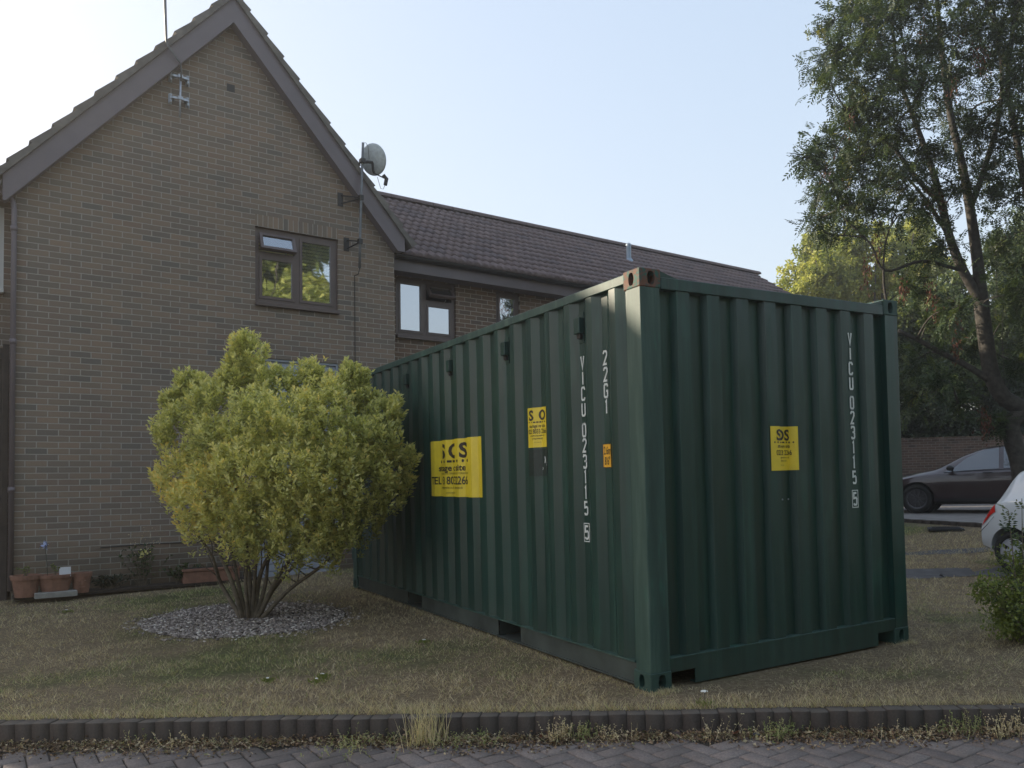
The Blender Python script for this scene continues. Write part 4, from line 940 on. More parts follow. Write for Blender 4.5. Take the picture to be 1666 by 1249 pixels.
LIMBS={
  'trunk': ([(10.09, 3.441, 0.841), (10.042, 3.462, 1.137), (9.946, 3.507, 1.613), (9.907, 3.522, 1.929), (10.051, 3.428, 2.102)], 0.15, 0.13) ,
  'left_leader': ([(10.284, 3.29, 1.918), (10.052, 3.426, 2.171), (9.802, 3.574, 2.375), (9.655, 3.655, 2.724), (9.584, 3.684, 3.219), (9.515, 3.707, 3.91)], 0.135, 0.115) ,
  'f1': ([(9.515, 3.707, 3.91), (9.276, 3.839, 4.409), (9.097, 3.934, 4.956), (8.993, 3.982, 5.501), (8.856, 4.05, 6.096), (8.653, 4.155, 6.791), (8.425, 4.272, 7.585), (8.334, 4.3, 8.573)], 0.085, 0.022) ,
  'f2': ([(9.531, 3.697, 3.89), (9.471, 3.714, 4.6), (9.394, 3.742, 5.292), (9.284, 3.787, 6.083), (9.116, 3.864, 6.974), (9.016, 3.897, 7.961), (8.928, 3.912, 9.342)], 0.10, 0.026) ,
  'f3': ([(9.378, 3.749, 5.391), (9.568, 3.615, 5.975), (9.786, 3.455, 6.855), (9.834, 3.406, 7.542), (9.743, 3.434, 8.529)], 0.055, 0.02) ,
  'f4': ([(10.201, 3.342, 1.92), (10.38, 3.195, 3.194), (10.311, 3.192, 4.771), (10.136, 3.271, 5.761), (9.979, 3.337, 6.849), (9.918, 3.354, 7.54), (10.101, 3.197, 9.109)], 0.085, 0.03) ,
  'll': ([(9.637, 3.669, 2.626), (9.329, 3.851, 2.872), (8.97, 4.065, 3.1), (8.687, 4.234, 3.295), (8.387, 4.414, 3.472)], 0.055, 0.03) ,
  'x1': ([(8.993, 3.982, 5.501), (8.727, 4.137, 5.804), (8.413, 4.316, 6.306), (8.106, 4.495, 6.66)], 0.05, 0.015) ,
  'x2': ([(9.097, 3.934, 4.956), (8.808, 4.096, 5.507), (8.544, 4.247, 5.908)], 0.04, 0.015) ,
  'x3': ([(10.311, 3.192, 4.771), (10.911, 2.783, 6.131), (11.262, 2.523, 7.695)], 0.05, 0.02) ,
  'x4': ([(8.491, 4.237, 7.387), (8.244, 4.375, 7.886), (8.081, 4.458, 8.482)], 0.03, 0.012) ,
  'b1': ([(9.268, 3.845, 4.41), (8.716, 4.18, 4.574), (8.211, 4.494, 4.442), (8.006, 4.608, 4.891), (7.591, 4.848, 5.396), (7.427, 4.936, 5.844)], 0.03, 0.008) ,
  'b2': ([(8.248, 4.489, 3.85), (8.193, 4.511, 4.246), (8.215, 4.481, 4.836), (8.345, 4.386, 5.324), (8.459, 4.302, 5.813)], 0.022, 0.008) ,
}
CLUST= [(8.412, 5.009, 8.997, 0.3), (7.808, 4.774, 8.563, 0.22), (7.526, 3.919, 8.163, 0.4), (7.344, 3.904, 7.733, 0.4), (8.544, 5.779, 9.087, 0.18), (6.477, 3.871, 7.27, 0.3), (7.755, 5.3, 8.026, 0.22), (8.695, 5.34, 8.215, 0.35), (6.888, 4.347, 7.165, 0.2), (7.051, 3.653, 6.908, 0.45), (7.668, 4.422, 7.034, 0.3), (7.345, 4.401, 6.764, 0.18), (8.06, 4.392, 6.86, 0.4), (7.688, 4.516, 6.586, 0.28), (8.458, 5.721, 7.071, 0.24), (6.476, 4.265, 6.028, 0.22), (8.643, 5.619, 6.853, 0.3), (6.147, 4.232, 5.793, 0.12), (8.215, 5.873, 6.536, 0.15), (7.507, 4.332, 6.051, 0.4), (8.769, 4.837, 6.551, 0.4), (6.33, 3.991, 5.371, 0.2), (7.601, 4.658, 5.785, 0.26), (7.644, 5.388, 5.815, 0.14), (7.707, 5.196, 5.512, 0.2), (8.774, 5.107, 6.116, 0.4), (7.008, 4.075, 5.138, 0.24), (7.081, 4.844, 5.176, 0.22), (7.714, 5.156, 5.095, 0.18), (7.1, 3.613, 4.974, 0.35), (8.656, 5.296, 5.411, 0.22), (8.272, 4.144, 5.733, 0.4), (7.788, 3.86, 6.505, 0.45), (7.859, 3.711, 7.493, 0.45), (8.956, 4.407, 8.796, 0.45), (7.616, 3.308, 6.712, 0.45), (8.176, 3.63, 6.026, 0.4), (8.236, 3.811, 5.242, 0.32), (8.387, 3.495, 7.81, 0.45), (9.713, 4.233, 7.765, 0.45), (9.666, 3.787, 8.479, 0.5), (10.288, 4.464, 7.238, 0.4), (10.032, 3.934, 7.92, 0.45), (9.027, 3.256, 6.527, 0.45), (9.321, 3.134, 7.881, 0.5), (8.963, 2.72, 6.952, 0.45), (9.204, 2.986, 6.178, 0.45), (9.931, 3.735, 5.975, 0.4), (10.618, 3.737, 5.672, 0.45), (8.701, 3.491, 5.503, 0.35), (8.656, 3.701, 4.696, 0.26), (9.468, 4.705, 4.834, 0.24), (10.961, 4.29, 5.124, 0.34), (8.87, 2.73, 4.209, 0.4), (8.102, 3.175, 3.596, 0.24), (10.59, 3.9, 3.831, 0.34), (8.864, 4.101, 3.632, 0.24), (8.443, 4.115, 4.09, 0.26), (10.325, 3.675, 2.956, 0.34), (10.057, 4.246, 3.329, 0.24), (7.86, 3.35, 2.529, 0.24), (9.753, 5.102, 3.11, 0.24), (9.646, 5.174, 2.464, 0.24), (8.982, 3.809, 2.23, 0.24), (9.616, 3.602, 1.932, 0.18), (9.383, 3.041, 3.866, 0.3), (10.252, 3.404, 8.654, 0.45), (8.808, 3.041, 8.454, 0.59), (8.844, 4.084, 9.108, 0.59), (9.128, 5.108, 9.732, 0.5), (10.118, 3.206, 9.119, 0.59), (12.567, 2.871, 5.047, 0.57), (9.618, 2.589, 3.883, 0.47), (12.966, 2.649, 10.687, 0.53), (9.997, 2.178, 3.667, 0.45), (11.087, 1.693, 7.438, 0.52), (11.533, 3.011, 10.116, 0.54), (11.924, 1.507, 6.187, 0.58), (9.74, 2.317, 3.83, 0.43), (11.81, 0.889, 5.5, 0.52), (14.247, 1.735, 4.713, 0.55), (9.06, 2.305, 7.447, 0.41), (9.568, 2.078, 8.679, 0.57), (11.948, 3.515, 9.444, 0.49), (13.795, 2.022, 3.119, 0.54), (10.526, 2.584, 6.491, 0.54), (9.522, 2.652, 5.239, 0.47), (13.237, 2.566, 5.873, 0.53), (12.774, 2.562, 6.84, 0.44), (12.344, 2.331, 10.475, 0.49), (11.987, 2.263, 4.688, 0.47), (10.379, 3.174, 6.83, 0.44), (14.134, 2.301, 8.574, 0.47), (13.155, 1.425, 7.887, 0.47), (10.067, 1.92, 6.654, 0.41), (10.568, 1.68, 3.232, 0.51), (12.836, 1.996, 3.22, 0.56), (13.298, 2.127, 4.463, 0.56), (11.419, 2.858, 7.324, 0.46), (11.779, 3.033, 6.667, 0.46), (11.5, 1.746, 6.066, 0.42), (11.231, 2.116, 7.748, 0.54), (9.875, 2.555, 9.409, 0.5), (11.1, 2.267, 5.485, 0.46), (10.142, 2.571, 3.264, 0.44), (11.694, 3.306, 9.42, 0.46), (9.904, 2.24, 6.308, 0.58), (9.802, 2.471, 7.347, 0.53), (13.678, 1.88, 2.786, 0.42), (11.563, 2.116, 3.708, 0.41), (11.592, 1.746, 9.459, 0.55), (14.78, 1.933, 7.155, 0.4), (11.578, 3.606, 8.279, 0.56), (10.138, 2.358, 5.331, 0.48), (10.029, 2.226, 4.999, 0.46), (11.358, 2.523, 4.751, 0.49), (12.926, 1.764, 6.911, 0.43), (11.122, 2.218, 3.759, 0.51), (13.598, 1.28, 11.358, 0.46), (13.21, 1.971, 5.541, 0.51), (13.297, 2.412, 3.951, 0.53), (11.125, 1.802, 6.177, 0.53), (11.678, 2.801, 5.703, 0.52), (11.219, 1.127, 6.588, 0.4), (10.513, 1.666, 3.718, 0.52), (10.816, 1.346, 7.281, 0.47), (11.252, 1.207, 9.794, 0.57), (13.882, 1.967, 3.141, 0.42), (10.204, 2.866, 3.628, 0.48), (11.076, 2.605, 7.998, 0.53), (10.608, 2.782, 7.07, 0.53), (9.034, 2.828, 11.283, 0.56), (8.0, 2.972, 9.959, 0.51), (8.015, 3.432, 9.168, 0.44), (10.367, 4.119, 12.33, 0.52), (9.767, 2.862, 9.415, 0.42), (9.38, 3.366, 9.554, 0.44), (8.515, 3.38, 9.728, 0.54), (9.829, 4.108, 10.818, 0.53), (9.496, 4.188, 10.715, 0.51), (9.451, 3.176, 10.435, 0.46), (9.176, 3.771, 9.643, 0.43), (8.28, 3.899, 11.746, 0.56), (10.64, 3.037, 11.504, 0.45), (8.864, 4.221, 10.654, 0.49), (10.266, 3.278, 11.594, 0.57), (10.27, 4.369, 10.653, 0.55), (11.513, 3.737, 11.574, 0.52), (8.279, 2.802, 10.531, 0.5), (9.937, 2.893, 9.421, 0.4), (8.456, 2.666, 10.185, 0.42), (8.19, 3.942, 9.749, 0.59), (10.162, 4.084, 11.625, 0.5), (10.555, 3.471, 10.385, 0.41), (8.825, 4.18, 9.908, 0.49), (8.558, 2.782, 9.229, 0.52)]
DEAD= [(6.956, 4.522, 5.828), (7.192, 4.389, 5.398), (8.432, 3.628, 5.313), (8.273, 3.725, 5.365), (7.011, 4.491, 5.732), (7.284, 4.295, 6.692), (8.934, 3.253, 7.599), (9.013, 3.207, 7.503), (7.626, 4.141, 4.727), (7.94, 3.969, 4.012), (8.299, 3.749, 3.954), (8.377, 3.708, 3.717), (8.617, 3.562, 3.663), (8.612, 3.581, 3.099), (8.962, 3.397, 2.008), (9.49, 2.927, 7.066), (7.478, 4.245, 4.308), (8.608, 3.471, 6.999), (8.216, 3.688, 7.856), (8.696, 3.393, 7.842), (9.001, 3.376, 1.913)]
YTREE= [(22.871, 20.167, 9.109, 0.69), (22.997, 19.252, 9.81, 0.84), (22.062, 18.54, 10.269, 0.44), (24.013, 19.318, 10.456, 0.89), (22.043, 17.517, 8.579, 0.99), (23.181, 17.386, 9.995, 0.79), (25.211, 18.627, 9.401, 1.03), (23.883, 16.38, 9.71, 0.89), (24.433, 16.428, 8.588, 1.03), (26.297, 16.745, 10.47, 0.84), (27.145, 17.108, 9.524, 0.99), (21.961, 19.833, 8.443, 0.44), (21.43, 17.899, 8.125, 0.99), (23.308, 17.724, 8.023, 1.23), (25.821, 17.957, 7.787, 1.23), (26.008, 16.371, 7.756, 1.23), (26.157, 15.608, 9.071, 0.84), (23.459, 16.445, 10.266, 0.49), (25.565, 16.206, 10.724, 0.39)]
GTREE0= [(21.343, 13.582, 6.192, 1.01), (20.471, 12.047, 6.255, 1.01), (21.02, 12.92, 5.242, 1.11), (21.116, 13.714, 4.739, 1.01), (21.978, 12.677, 5.263, 1.01), (21.568, 11.896, 6.915, 0.69), (21.005, 13.189, 4.054, 1.01), (20.908, 12.009, 3.923, 1.01), (20.071, 13.366, 5.655, 0.91), (19.32, 13.31, 4.404, 1.21), (23.182, 12.334, 5.7, 0.91), (23.152, 12.365, 4.456, 1.01), (19.292, 14.471, 5.366, 1.21), (18.821, 13.903, 3.653, 1.21)]
GTREE1= [(25.397, 12.468, 8.485, 1.01), (26.212, 12.425, 7.462, 1.21), (24.278, 12.206, 6.599, 1.01), (25.206, 12.025, 5.786, 1.21), (24.037, 11.924, 4.65, 1.11), (25.108, 11.044, 7.908, 1.41), (26.698, 11.551, 6.245, 1.61), (23.391, 12.112, 3.61, 0.91), (25.427, 12.128, 3.667, 1.01), (25.966, 10.63, 4.37, 1.61), (27.706, 10.768, 7.699, 1.81), (26.43, 11.694, 9.727, 1.01)]
SHRUB= [(2.94, -0.484, 0.391, 0.18), (3.137, -0.493, 0.557, 0.2), (2.766, -0.493, 0.342, 0.14), (2.596, -0.51, 0.471, 0.1), (3.336, -0.496, 0.494, 0.25), (2.88, -0.561, 0.271, 0.2), (3.232, -0.541, 0.184, 0.25), (3.577, -0.523, 0.333, 0.3), (3.56, -0.522, 0.668, 0.25), (2.605, -0.455, 0.398, 0.06)]
def mat_leaf(name, stops, trans=0.35, rough=0.55):
    t = NT(name); at = t.n('Attribute', attribute_name='tint').outputs['Fac']
    col = t.ramp(at, stops)
    dif = t.b; t.fin(col, rough, spec=0.35)
    tr = t.n('BsdfTranslucent', {'Color': t.mix(1.0, col, (1.25, 1.25, 0.7), 'MULTIPLY')})
    mx = t.n('MixShader', {0: trans, 1: dif.outputs[0], 2: tr.outputs[0]})
    t.t.links.new(mx.outputs[0], t.out.inputs['Surface']); return t.m
M['leaf_bush'] = mat_leaf('golden shrub leaf', [(0, (0.17, 0.20, 0.075)), (0.25, (0.36, 0.38, 0.13)), (0.5, (0.60, 0.60, 0.24)), (0.8, (0.82, 0.76, 0.34)), (1.0, (0.88, 0.66, 0.20))], 0.42)
M['leaf_rowan'] = mat_leaf('rowan leaf', [(0, (0.020, 0.034, 0.018)), (0.5, (0.050, 0.080, 0.036)), (0.85, (0.12, 0.155, 0.050)), (1.0, (0.22, 0.21, 0.07))], 0.28)
M['leaf_dead'] = mat_leaf('dead leaf', [(0, (0.070, 0.024, 0.020)), (0.6, (0.120, 0.042, 0.030)), (1.0, (0.17, 0.085, 0.05))], 0.2, 0.8)
M['leaf_far'] = mat_leaf('bright broad leaf', [(0, (0.09, 0.13, 0.035)), (0.5, (0.24, 0.28, 0.075)), (1.0, (0.46, 0.46, 0.14))], 0.45)
M['leaf_dark'] = mat_leaf('dark evergreen leaf', [(0, (0.020, 0.038, 0.015)), (0.5, (0.060, 0.095, 0.034)), (1.0, (0.16, 0.19, 0.06))], 0.3)
M['leaf_ivy'] = mat_leaf('ivy leaf', [(0, (0.014, 0.022, 0.012)), (0.6, (0.028, 0.045, 0.020)), (1.0, (0.07, 0.085, 0.04))], 0.15)
M['bark'] = mat_simple('grey bark', (0.052, 0.047, 0.041), 0.9, 0.5, 14, 0.9)
M['bark_bush'] = mat_simple('brown stem bark', (0.13, 0.105, 0.075), 0.9, 0.4, 18, 0.7)
def unit(v): return v / np.maximum(np.linalg.norm(v, axis=-1, keepdims=True), 1e-9)
def leaves(P, D, L_, W, fold=0.18, N=None):
    """kite-shaped leaves from base points P along D; returns V, F"""
    n = len(P); D = unit(D)
    if N is None: N = rng.normal(size=(n, 3)) + np.array([0, 0, 0.9])
    S = unit(np.cross(D, N)); Nn = unit(np.cross(S, D)); L_ = np.broadcast_to(np.asarray(L_, float), (n,))[:, None]; W = np.broadcast_to(np.asarray(W, float), (n,))[:, None]
    a = P; m = P + D * L_ * 0.48; b = m + S * W * 0.5 + Nn * W * fold; c = P + D * L_ - Nn * L_ * 0.08; d = m - S * W * 0.5 + Nn * W * fold
    V = np.stack([a, b, c, d], 1).reshape(-1, 3); F = np.arange(4 * n).reshape(n, 4); return V, F
def skin_tube(bm, pts, r0, r1, seg=6, k=3):
    """smooth tube through points (Catmull-Rom), tapering"""
    P = [Vector(p) for p in pts]; P = [P[0] * 2 - P[1]] + P + [P[-1] * 2 - P[-2]]; out = []
    for i in range(1, len(P) - 2):
        for j in range(k):
            u = j / k; a, b, c, d = P[i - 1], P[i], P[i + 1], P[i + 2]
            out.append(0.5 * ((2 * b) + (c - a) * u + (2 * a - 5 * b + 4 * c - d) * u * u + (3 * b - a - 3 * c + d) * u ** 3))
    out.append(P[-2]); n = len(out)
    tube(bm, out, [r0 + (r1 - r0) * i / (n - 1) for i in range(n)], seg); return out

# ---- golden shrub in the gravel bed
bc = np.array([-1.47, 4.66, 0.0]); gb = empty('golden_shrub', tuple(bc)); tag(gb, 'rounded golden green shrub on several thin stems growing from the gravel patch', 'shrub')
bm = BM(); rb = np.random.default_rng(21)
for s in STEMS:
    pts = [Vector(p) - Vector(bc) for p in s]; pts[0].z = -0.03
    o_ = skin_tube(bm, pts, 0.020 + 0.008 * rb.random(), 0.008, 7, 4)
    for q in range(7):
        p = o_[rb.integers(len(o_) // 3, len(o_))]; e = p + Vector((rb.normal(0, 0.22), rb.normal(0, 0.22), rb.uniform(0.15, 0.5))); skin_tube(bm, [p, (p + e) / 2 + Vector((rb.normal(0, 0.03), 0, 0)), e], 0.007, 0.003, 4, 2)
from_bm('stems', bm, M['bark_bush'], gb, smooth=True)
Ps, Ds, Ts = [], [], []
for (x, y, z, r) in BUSH:
    c = np.array([x, y, z]); n = int(1000 * r ** 2) + 14
    gold = 0.22 if (x < -1.85 and z < 1.65) else (0.10 if rb.random() < 0.3 else 0.0)
    for k in range(n):
        d = rb.normal(size=3); d[2] = d[2] * 0.9 + 0.55; d = d / np.linalg.norm(d)
        tip = c + d * r * rb.uniform(0.62, 1.08); ax = d * 0.45 + np.array([0, 0, 0.95]) + rb.normal(0, 0.16, 3); ax /= np.linalg.norm(ax)
        ln = rb.uniform(0.10, 0.24); m = rb.integers(15, 25); t_ = np.sort(rb.random(m)) ** 0.8
        pos = tip - ax * ln * (1 - t_)[:, None]
        az = rb.random(m) * 6.283; u = np.cross(ax, [0.3, 0.2, 0.9]); u /= np.linalg.norm(u) + 1e-9; v = np.cross(ax, u)
        out = u * np.cos(az)[:, None] + v * np.sin(az)[:, None]
        dr = out * 1.0 + ax * (0.35 + 0.9 * t_[:, None]) + rb.normal(0, 0.15, (m, 3))
        Ps.append(pos + out * 0.004); Ds.append(dr)
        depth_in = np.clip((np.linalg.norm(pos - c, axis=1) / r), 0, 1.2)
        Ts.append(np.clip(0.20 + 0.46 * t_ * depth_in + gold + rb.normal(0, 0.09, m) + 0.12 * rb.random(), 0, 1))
P_ = np.concatenate(Ps) - bc; D_ = np.concatenate(Ds); T_ = np.concatenate(Ts); keep = P_[:, 2] > 0.28; P_, D_, T_ = P_[keep], D_[keep], T_[keep]
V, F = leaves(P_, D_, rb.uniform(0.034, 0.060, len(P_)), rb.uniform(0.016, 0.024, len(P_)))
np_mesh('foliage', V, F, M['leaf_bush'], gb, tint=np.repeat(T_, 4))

# ---- rowan leaves helper: pinnate leaves
def pinnate(P, D, L0, rg_, npair=6):
    n = len(P); D = unit(D); up = np.array([0, 0, 1.0]); S = unit(np.cross(D, up + rg_.normal(0, 0.25, (n, 3)))); N = unit(np.cross(S, D))
    VV, FF, off = [], [], 0; L0 = np.broadcast_to(L0, (n,))[:, None]
    droop = rg_.uniform(0.1, 0.5, (n, 1))
    for i in range(npair + 1):
        f = 0.22 + 0.78 * i / npair
        pos = P + D * L0 * f - np.array([0, 0, 1.0]) * L0 * droop * f * f * 0.6
        for sgn in ((-1, 1) if i < npair else (0,)):
            dr = (S * sgn * 1.0 + D * 0.45 if sgn else D) + rg_.normal(0, 0.10, (n, 3)) - np.array([0, 0, 0.22])
            l = L0[:, 0] * (0.30 - 0.10 * abs(f - 0.55)) * rg_.uniform(0.85, 1.15, n)
            v, fc = leaves(pos, dr, l, l * 0.36, 0.12, N + rg_.normal(0, 0.2, (n, 3))); VV.append(v); FF.append(fc + off); off += len(v)
    return np.concatenate(VV), np.concatenate(FF), 2 * npair + 1
rw = np.random.default_rng(33)
base = np.array(LIMBS['trunk'][0][0]); base[2] = float(gz(base[0], base[1]))
rt = empty('rowan_tree', tuple(base)); tag(rt, 'tall rowan tree with feathery leaves and brown seed clusters rising behind the white car', 'tree')
bm = BM(); nodes = []
for k, (pts, a, b) in LIMBS.items():
    P = [Vector(p) - Vector(base) for p in pts]
    if k == 'trunk': P[0] = Vector((0.0, 0.0, -0.1))
    o_ = skin_tube(bm, P, a, b, 10, 5)
    n = len(o_); nodes += [(p, a + (b - a) * i / n) for i, p in enumerate(o_) if k not in ('trunk',)]
from_bm('trunk', bm, M['bark'], rt, smooth=True)
bm = BM(); NP = np.array([tuple(p) for p, r in nodes]); LP, LD, LT = [], [], []
order = sorted(range(len(CLUST)), key=lambda i: np.min(np.linalg.norm(NP - (np.array(CLUST[i][:3]) - base), axis=1)))
for ci in order:
    x, y, z, r = CLUST[ci]; c = np.array([x, y, z]) - base
    dd = np.linalg.norm(NP - c, axis=1) + np.maximum(0, NP[:, 2] - c[2] + 0.1) * 1.2
    s = NP[int(np.argmin(dd))]; dist = np.linalg.norm(c - s)
    mid = (s + c) / 2 + np.array([rw.normal(0, 0.06), rw.normal(0, 0.06), 0.10 * dist])
    o_ = skin_tube(bm, [s, mid, c + np.array([0, 0, 0.02])], min(0.035, 0.008 + 0.012 * dist), 0.005, 5, 5)
    NP = np.concatenate([NP, np.array([tuple(p) for p in o_[2:]])])
    for q in range(max(3, int(9 * r / 0.4))):
        e = c + rw.normal(0, 1, 3) * r * 0.55; st = np.array(o_[rw.integers(len(o_) // 2, len(o_))])
        o2 = skin_tube(bm, [st, (st + e) / 2 + np.array([0, 0, 0.05]), e + np.array([0, 0, -0.04])], 0.006, 0.0025, 4, 3)
        arr = np.array([tuple(p) for p in o2])
        for w_ in range(9):
            i = rw.integers(1, len(arr)); d = arr[i] - arr[i - 1]; d = d / (np.linalg.norm(d) + 1e-9)
            LP.append(arr[i]); LD.append(d * 0.5 + rw.normal(0, 0.6, 3) + np.array([0, 0, 0.1])); LT.append(np.clip(rw.normal(0.42, 0.2) + 0.25 * (rw.random() < 0.12), 0, 1))
        for w_ in range(8):
            LP.append(c + rw.normal(0, 1, 3) * r * 0.55); LD.append(rw.normal(0, 1, 3) + np.array([0, 0, -0.1])); LT.append(np.clip(rw.normal(0.38, 0.2), 0, 1))
for k in range(14):   # bare hanging suckers
    s = NP[rw.integers(0, len(NP))]
    if s[2] > 3: skin_tube(bm, [s, s + np.array([rw.normal(0, 0.1), rw.normal(0, 0.1), -0.6]), s + np.array([rw.normal(0, 0.15), 0, -1.4])], 0.006, 0.003, 4, 3)
from_bm('branches', bm, M['bark'], rt, smooth=True)
LP, LD, LT = np.array(LP), np.array(LD), np.array(LT)
V, F, per = pinnate(LP, LD, rw.uniform(0.18, 0.27, len(LP)), rw, 6)
np_mesh('foliage', V, F, M['leaf_rowan'], rt, tint=np.tile(np.repeat(LT, 4), per))
P_, D_ = [], []
for p in DEAD:
    n = 46; q = np.array(p) - base + rw.normal(0, 1, (n, 3)) * np.array([0.045, 0.045, 0.12]); P_.append(q); D_.append(rw.normal(0, 0.5, (n, 3)) + np.array([0, 0, -1.0]))
P_, D_ = np.concatenate(P_), np.concatenate(D_)
V, F = leaves(P_, D_, rw.uniform(0.05, 0.09, len(P_)), 0.022); np_mesh('seed_clusters', V, F, M['leaf_dead'], rt, tint=np.repeat(rw.random(len(P_)), 4))

# ---- other trees: limbs + leaf clumps
def leafy_tree(name, label, foot, blobs, leaf, per_m2, mat, group=None, tmean=0.5, seed=1, trunk_r=0.18, cat='tree', dens=1.0):
    rg_ = np.random.default_rng(seed); foot = np.array(foot, float); t = empty(name, tuple(foot)); tag(t, label, cat, group)
    bm = BM(); top = np.mean([b[:3] for b in blobs], axis=0) - foot
    fork = Vector((top[0] * 0.3, top[1] * 0.3, max(0.5, top[2] * 0.45)))
    if trunk_r: skin_tube(bm, [Vector((0, 0, -0.2)), fork * 0.5 + Vector((0.08, 0, 0)), fork], trunk_r, trunk_r * 0.7, 9, 5)
    Ps, Ds, Ts = [], [], []
    for (x, y, z, r) in blobs:
        c = np.array([x, y, z]) - foot
        if trunk_r: skin_tube(bm, [fork, (fork + Vector(c)) / 2 + Vector((rg_.normal(0, .2), rg_.normal(0, .2), 0.2)), Vector(c)], trunk_r * 0.45, 0.02, 6, 4)
        # clumps on and inside the blob
        nc = int((18 + 30 * r * r) * dens)
        for k in range(nc):
            d = rg_.normal(size=3); d /= np.linalg.norm(d); cc = c + d * r * rg_.uniform(0.35, 1.05); rr_ = r * rg_.uniform(0.12, 0.24)
            n = max(6, int(per_m2 * rr_ * rr_ * 12)); q = rg_.normal(size=(n, 3)); q = q / np.linalg.norm(q, axis=1)[:, None] * rr_ * (rg_.random((n, 1)) ** 0.4)
            Ps.append(cc + q); Ds.append(q / rr_ * 0.5 + rg_.normal(0, 0.7, (n, 3)) + np.array([0, 0, -0.15])); tb = rg_.normal(tmean, 0.16)
            Ts.append(np.clip(tb + rg_.normal(0, 0.12, n), 0, 1))
    if trunk_r: from_bm('trunk', bm, M['bark'], t, smooth=True)
    else: bm.free()
    P_, D_, T_ = np.concatenate(Ps), np.concatenate(Ds), np.concatenate(Ts)
    V, F = leaves(P_, D_, leaf * rg_.uniform(0.7, 1.2, len(P_)), leaf * 0.55); np_mesh('foliage', V, F, mat, t, tint=np.repeat(T_, 4)); return t
def foot(b, z=None): m = np.mean([q[:2] for q in b], axis=0); return (m[0], m[1], 0.05)
leafy_tree('broadleaf_tree', 'pale yellow green tree far behind the container, catching the sun', foot(YTREE), YTREE, 0.17, 95, M['leaf_far'], tmean=0.66, seed=4, dens=1.5)
leafy_tree('broadleaf_tree', 'dark green tree behind the boundary wall just right of the container top corner', foot(GTREE0), GTREE0, 0.15, 100, M['leaf_dark'], tmean=0.62, seed=5, dens=2.0)
leafy_tree('broadleaf_tree', 'dense green tree behind the boundary wall at the right edge of the picture', foot(GTREE1), GTREE1, 0.15, 100, M['leaf_dark'], tmean=0.55, seed=6, dens=2.0)
IVY2 = []
for i in range(44):
    f = i / 43; p = np.array([15.4, 13.3]) * (1 - f) + np.array([25.6, 6.6]) * f
    IVY2.append((p[0] + 0.25, p[1] + 0.45, 1.75 + 0.25 * rng.random(), 0.42)); IVY2.append((p[0] + 0.5, p[1] + 0.8, 2.35 + 0.5 * rng.random(), 0.55)); IVY2.append((p[0] + 1.3, p[1] + 1.9, 1.6 + 1.6 * rng.random(), 0.9))
leafy_tree('ivy_hedge', 'dark ivy hedge spilling over the top of the boundary brick wall', (20.8, 10.6, 0.05), IVY2, 0.13, 110, M['leaf_ivy'], tmean=0.45, seed=7, trunk_r=0.0, cat='hedge', dens=1.1)
# trees across the road, behind the photographer; they show in the window panes
for i, (x, y, h, w_) in enumerate(((3.5, -20, 15.5, 5.0), (9.5, -21, 17, 5.0), (15.5, -24, 9.0, 3.2), (-3, -24, 11, 3.5), (-12, -22, 10, 3.4), (22, -22, 8, 3))):
    rg_ = np.random.default_rng(50 + i); bl = [(x + rg_.normal(0, w_ * 0.45), y + rg_.normal(0, w_ * 0.4), rg_.uniform(2.2, h - 1.4), rg_.uniform(1.5, 2.4)) for k in range(18)] + [(x, y, h - 1.5, 1.8)]
    nm = ('nearest the middle of the road', 'tallest of the row', 'third along the row', 'left of the middle', 'at the far left of the row', 'at the far right of the row')[i]
    leafy_tree('roadside_tree', 'green tree across the road behind the camera, ' + nm, (x, y, -0.2), bl, 0.42, 11, M['leaf_far'], 'trees across the road', 0.55, 60 + i, 0.22)

# ---- young rowan shoots at the right, near the camera
sb = np.array([3.02, -0.52, 0.0]); rs = np.random.default_rng(77)
sh = empty('rowan_sapling', tuple(sb)); tag(sh, 'low clump of young rowan shoots on the lawn in front of the white car', 'shrub')
bm = BM(); LP, LD, LT = [], [], []; RP, RD, RT = [], [], []
tops = [(2.62, -0.50, 0.50), (2.78, -0.49, 0.42), (2.96, -0.50, 0.60), (3.10, -0.50, 0.62), (3.16, -0.49, 1.06), (3.3, -0.5, 0.9), (3.5, -0.5, 0.8), (2.96, -0.50, 0.98), (3.35, -0.6, 0.5), (2.70, -0.56, 0.30), (3.6, -0.4, 1.0)]
for tp in tops:
    e = np.array(tp) - sb; s = np.array([rs.normal(0, 0.05), rs.normal(0, 0.05), -0.02])
    o_ = skin_tube(bm, [s, s + (e - s) * 0.5 + np.array([-e[0] * 0.12, 0, 0.05]), e], 0.006, 0.0025, 5, 5); arr = np.array([tuple(p) for p in o_])
    for k in range(11):
        i = rs.integers(4, len(arr)); d = arr[i] - arr[i - 1]; LP.append(arr[i]); LD.append(d / np.linalg.norm(d) * 0.5 + rs.normal(0, 0.6, 3) + np.array([0, 0, 0.15])); LT.append(np.clip(rs.normal(0.7, 0.18), 0, 1))
from_bm('stems', bm, M['bark_bush'], sh, smooth=True)
V, F, per = pinnate(np.array(LP), np.array(LD), rs.uniform(0.09, 0.15, len(LP)), rs, 5); np_mesh('foliage', V, F, M['leaf_rowan'], sh, tint=np.tile(np.repeat(np.array(LT), 4), per))
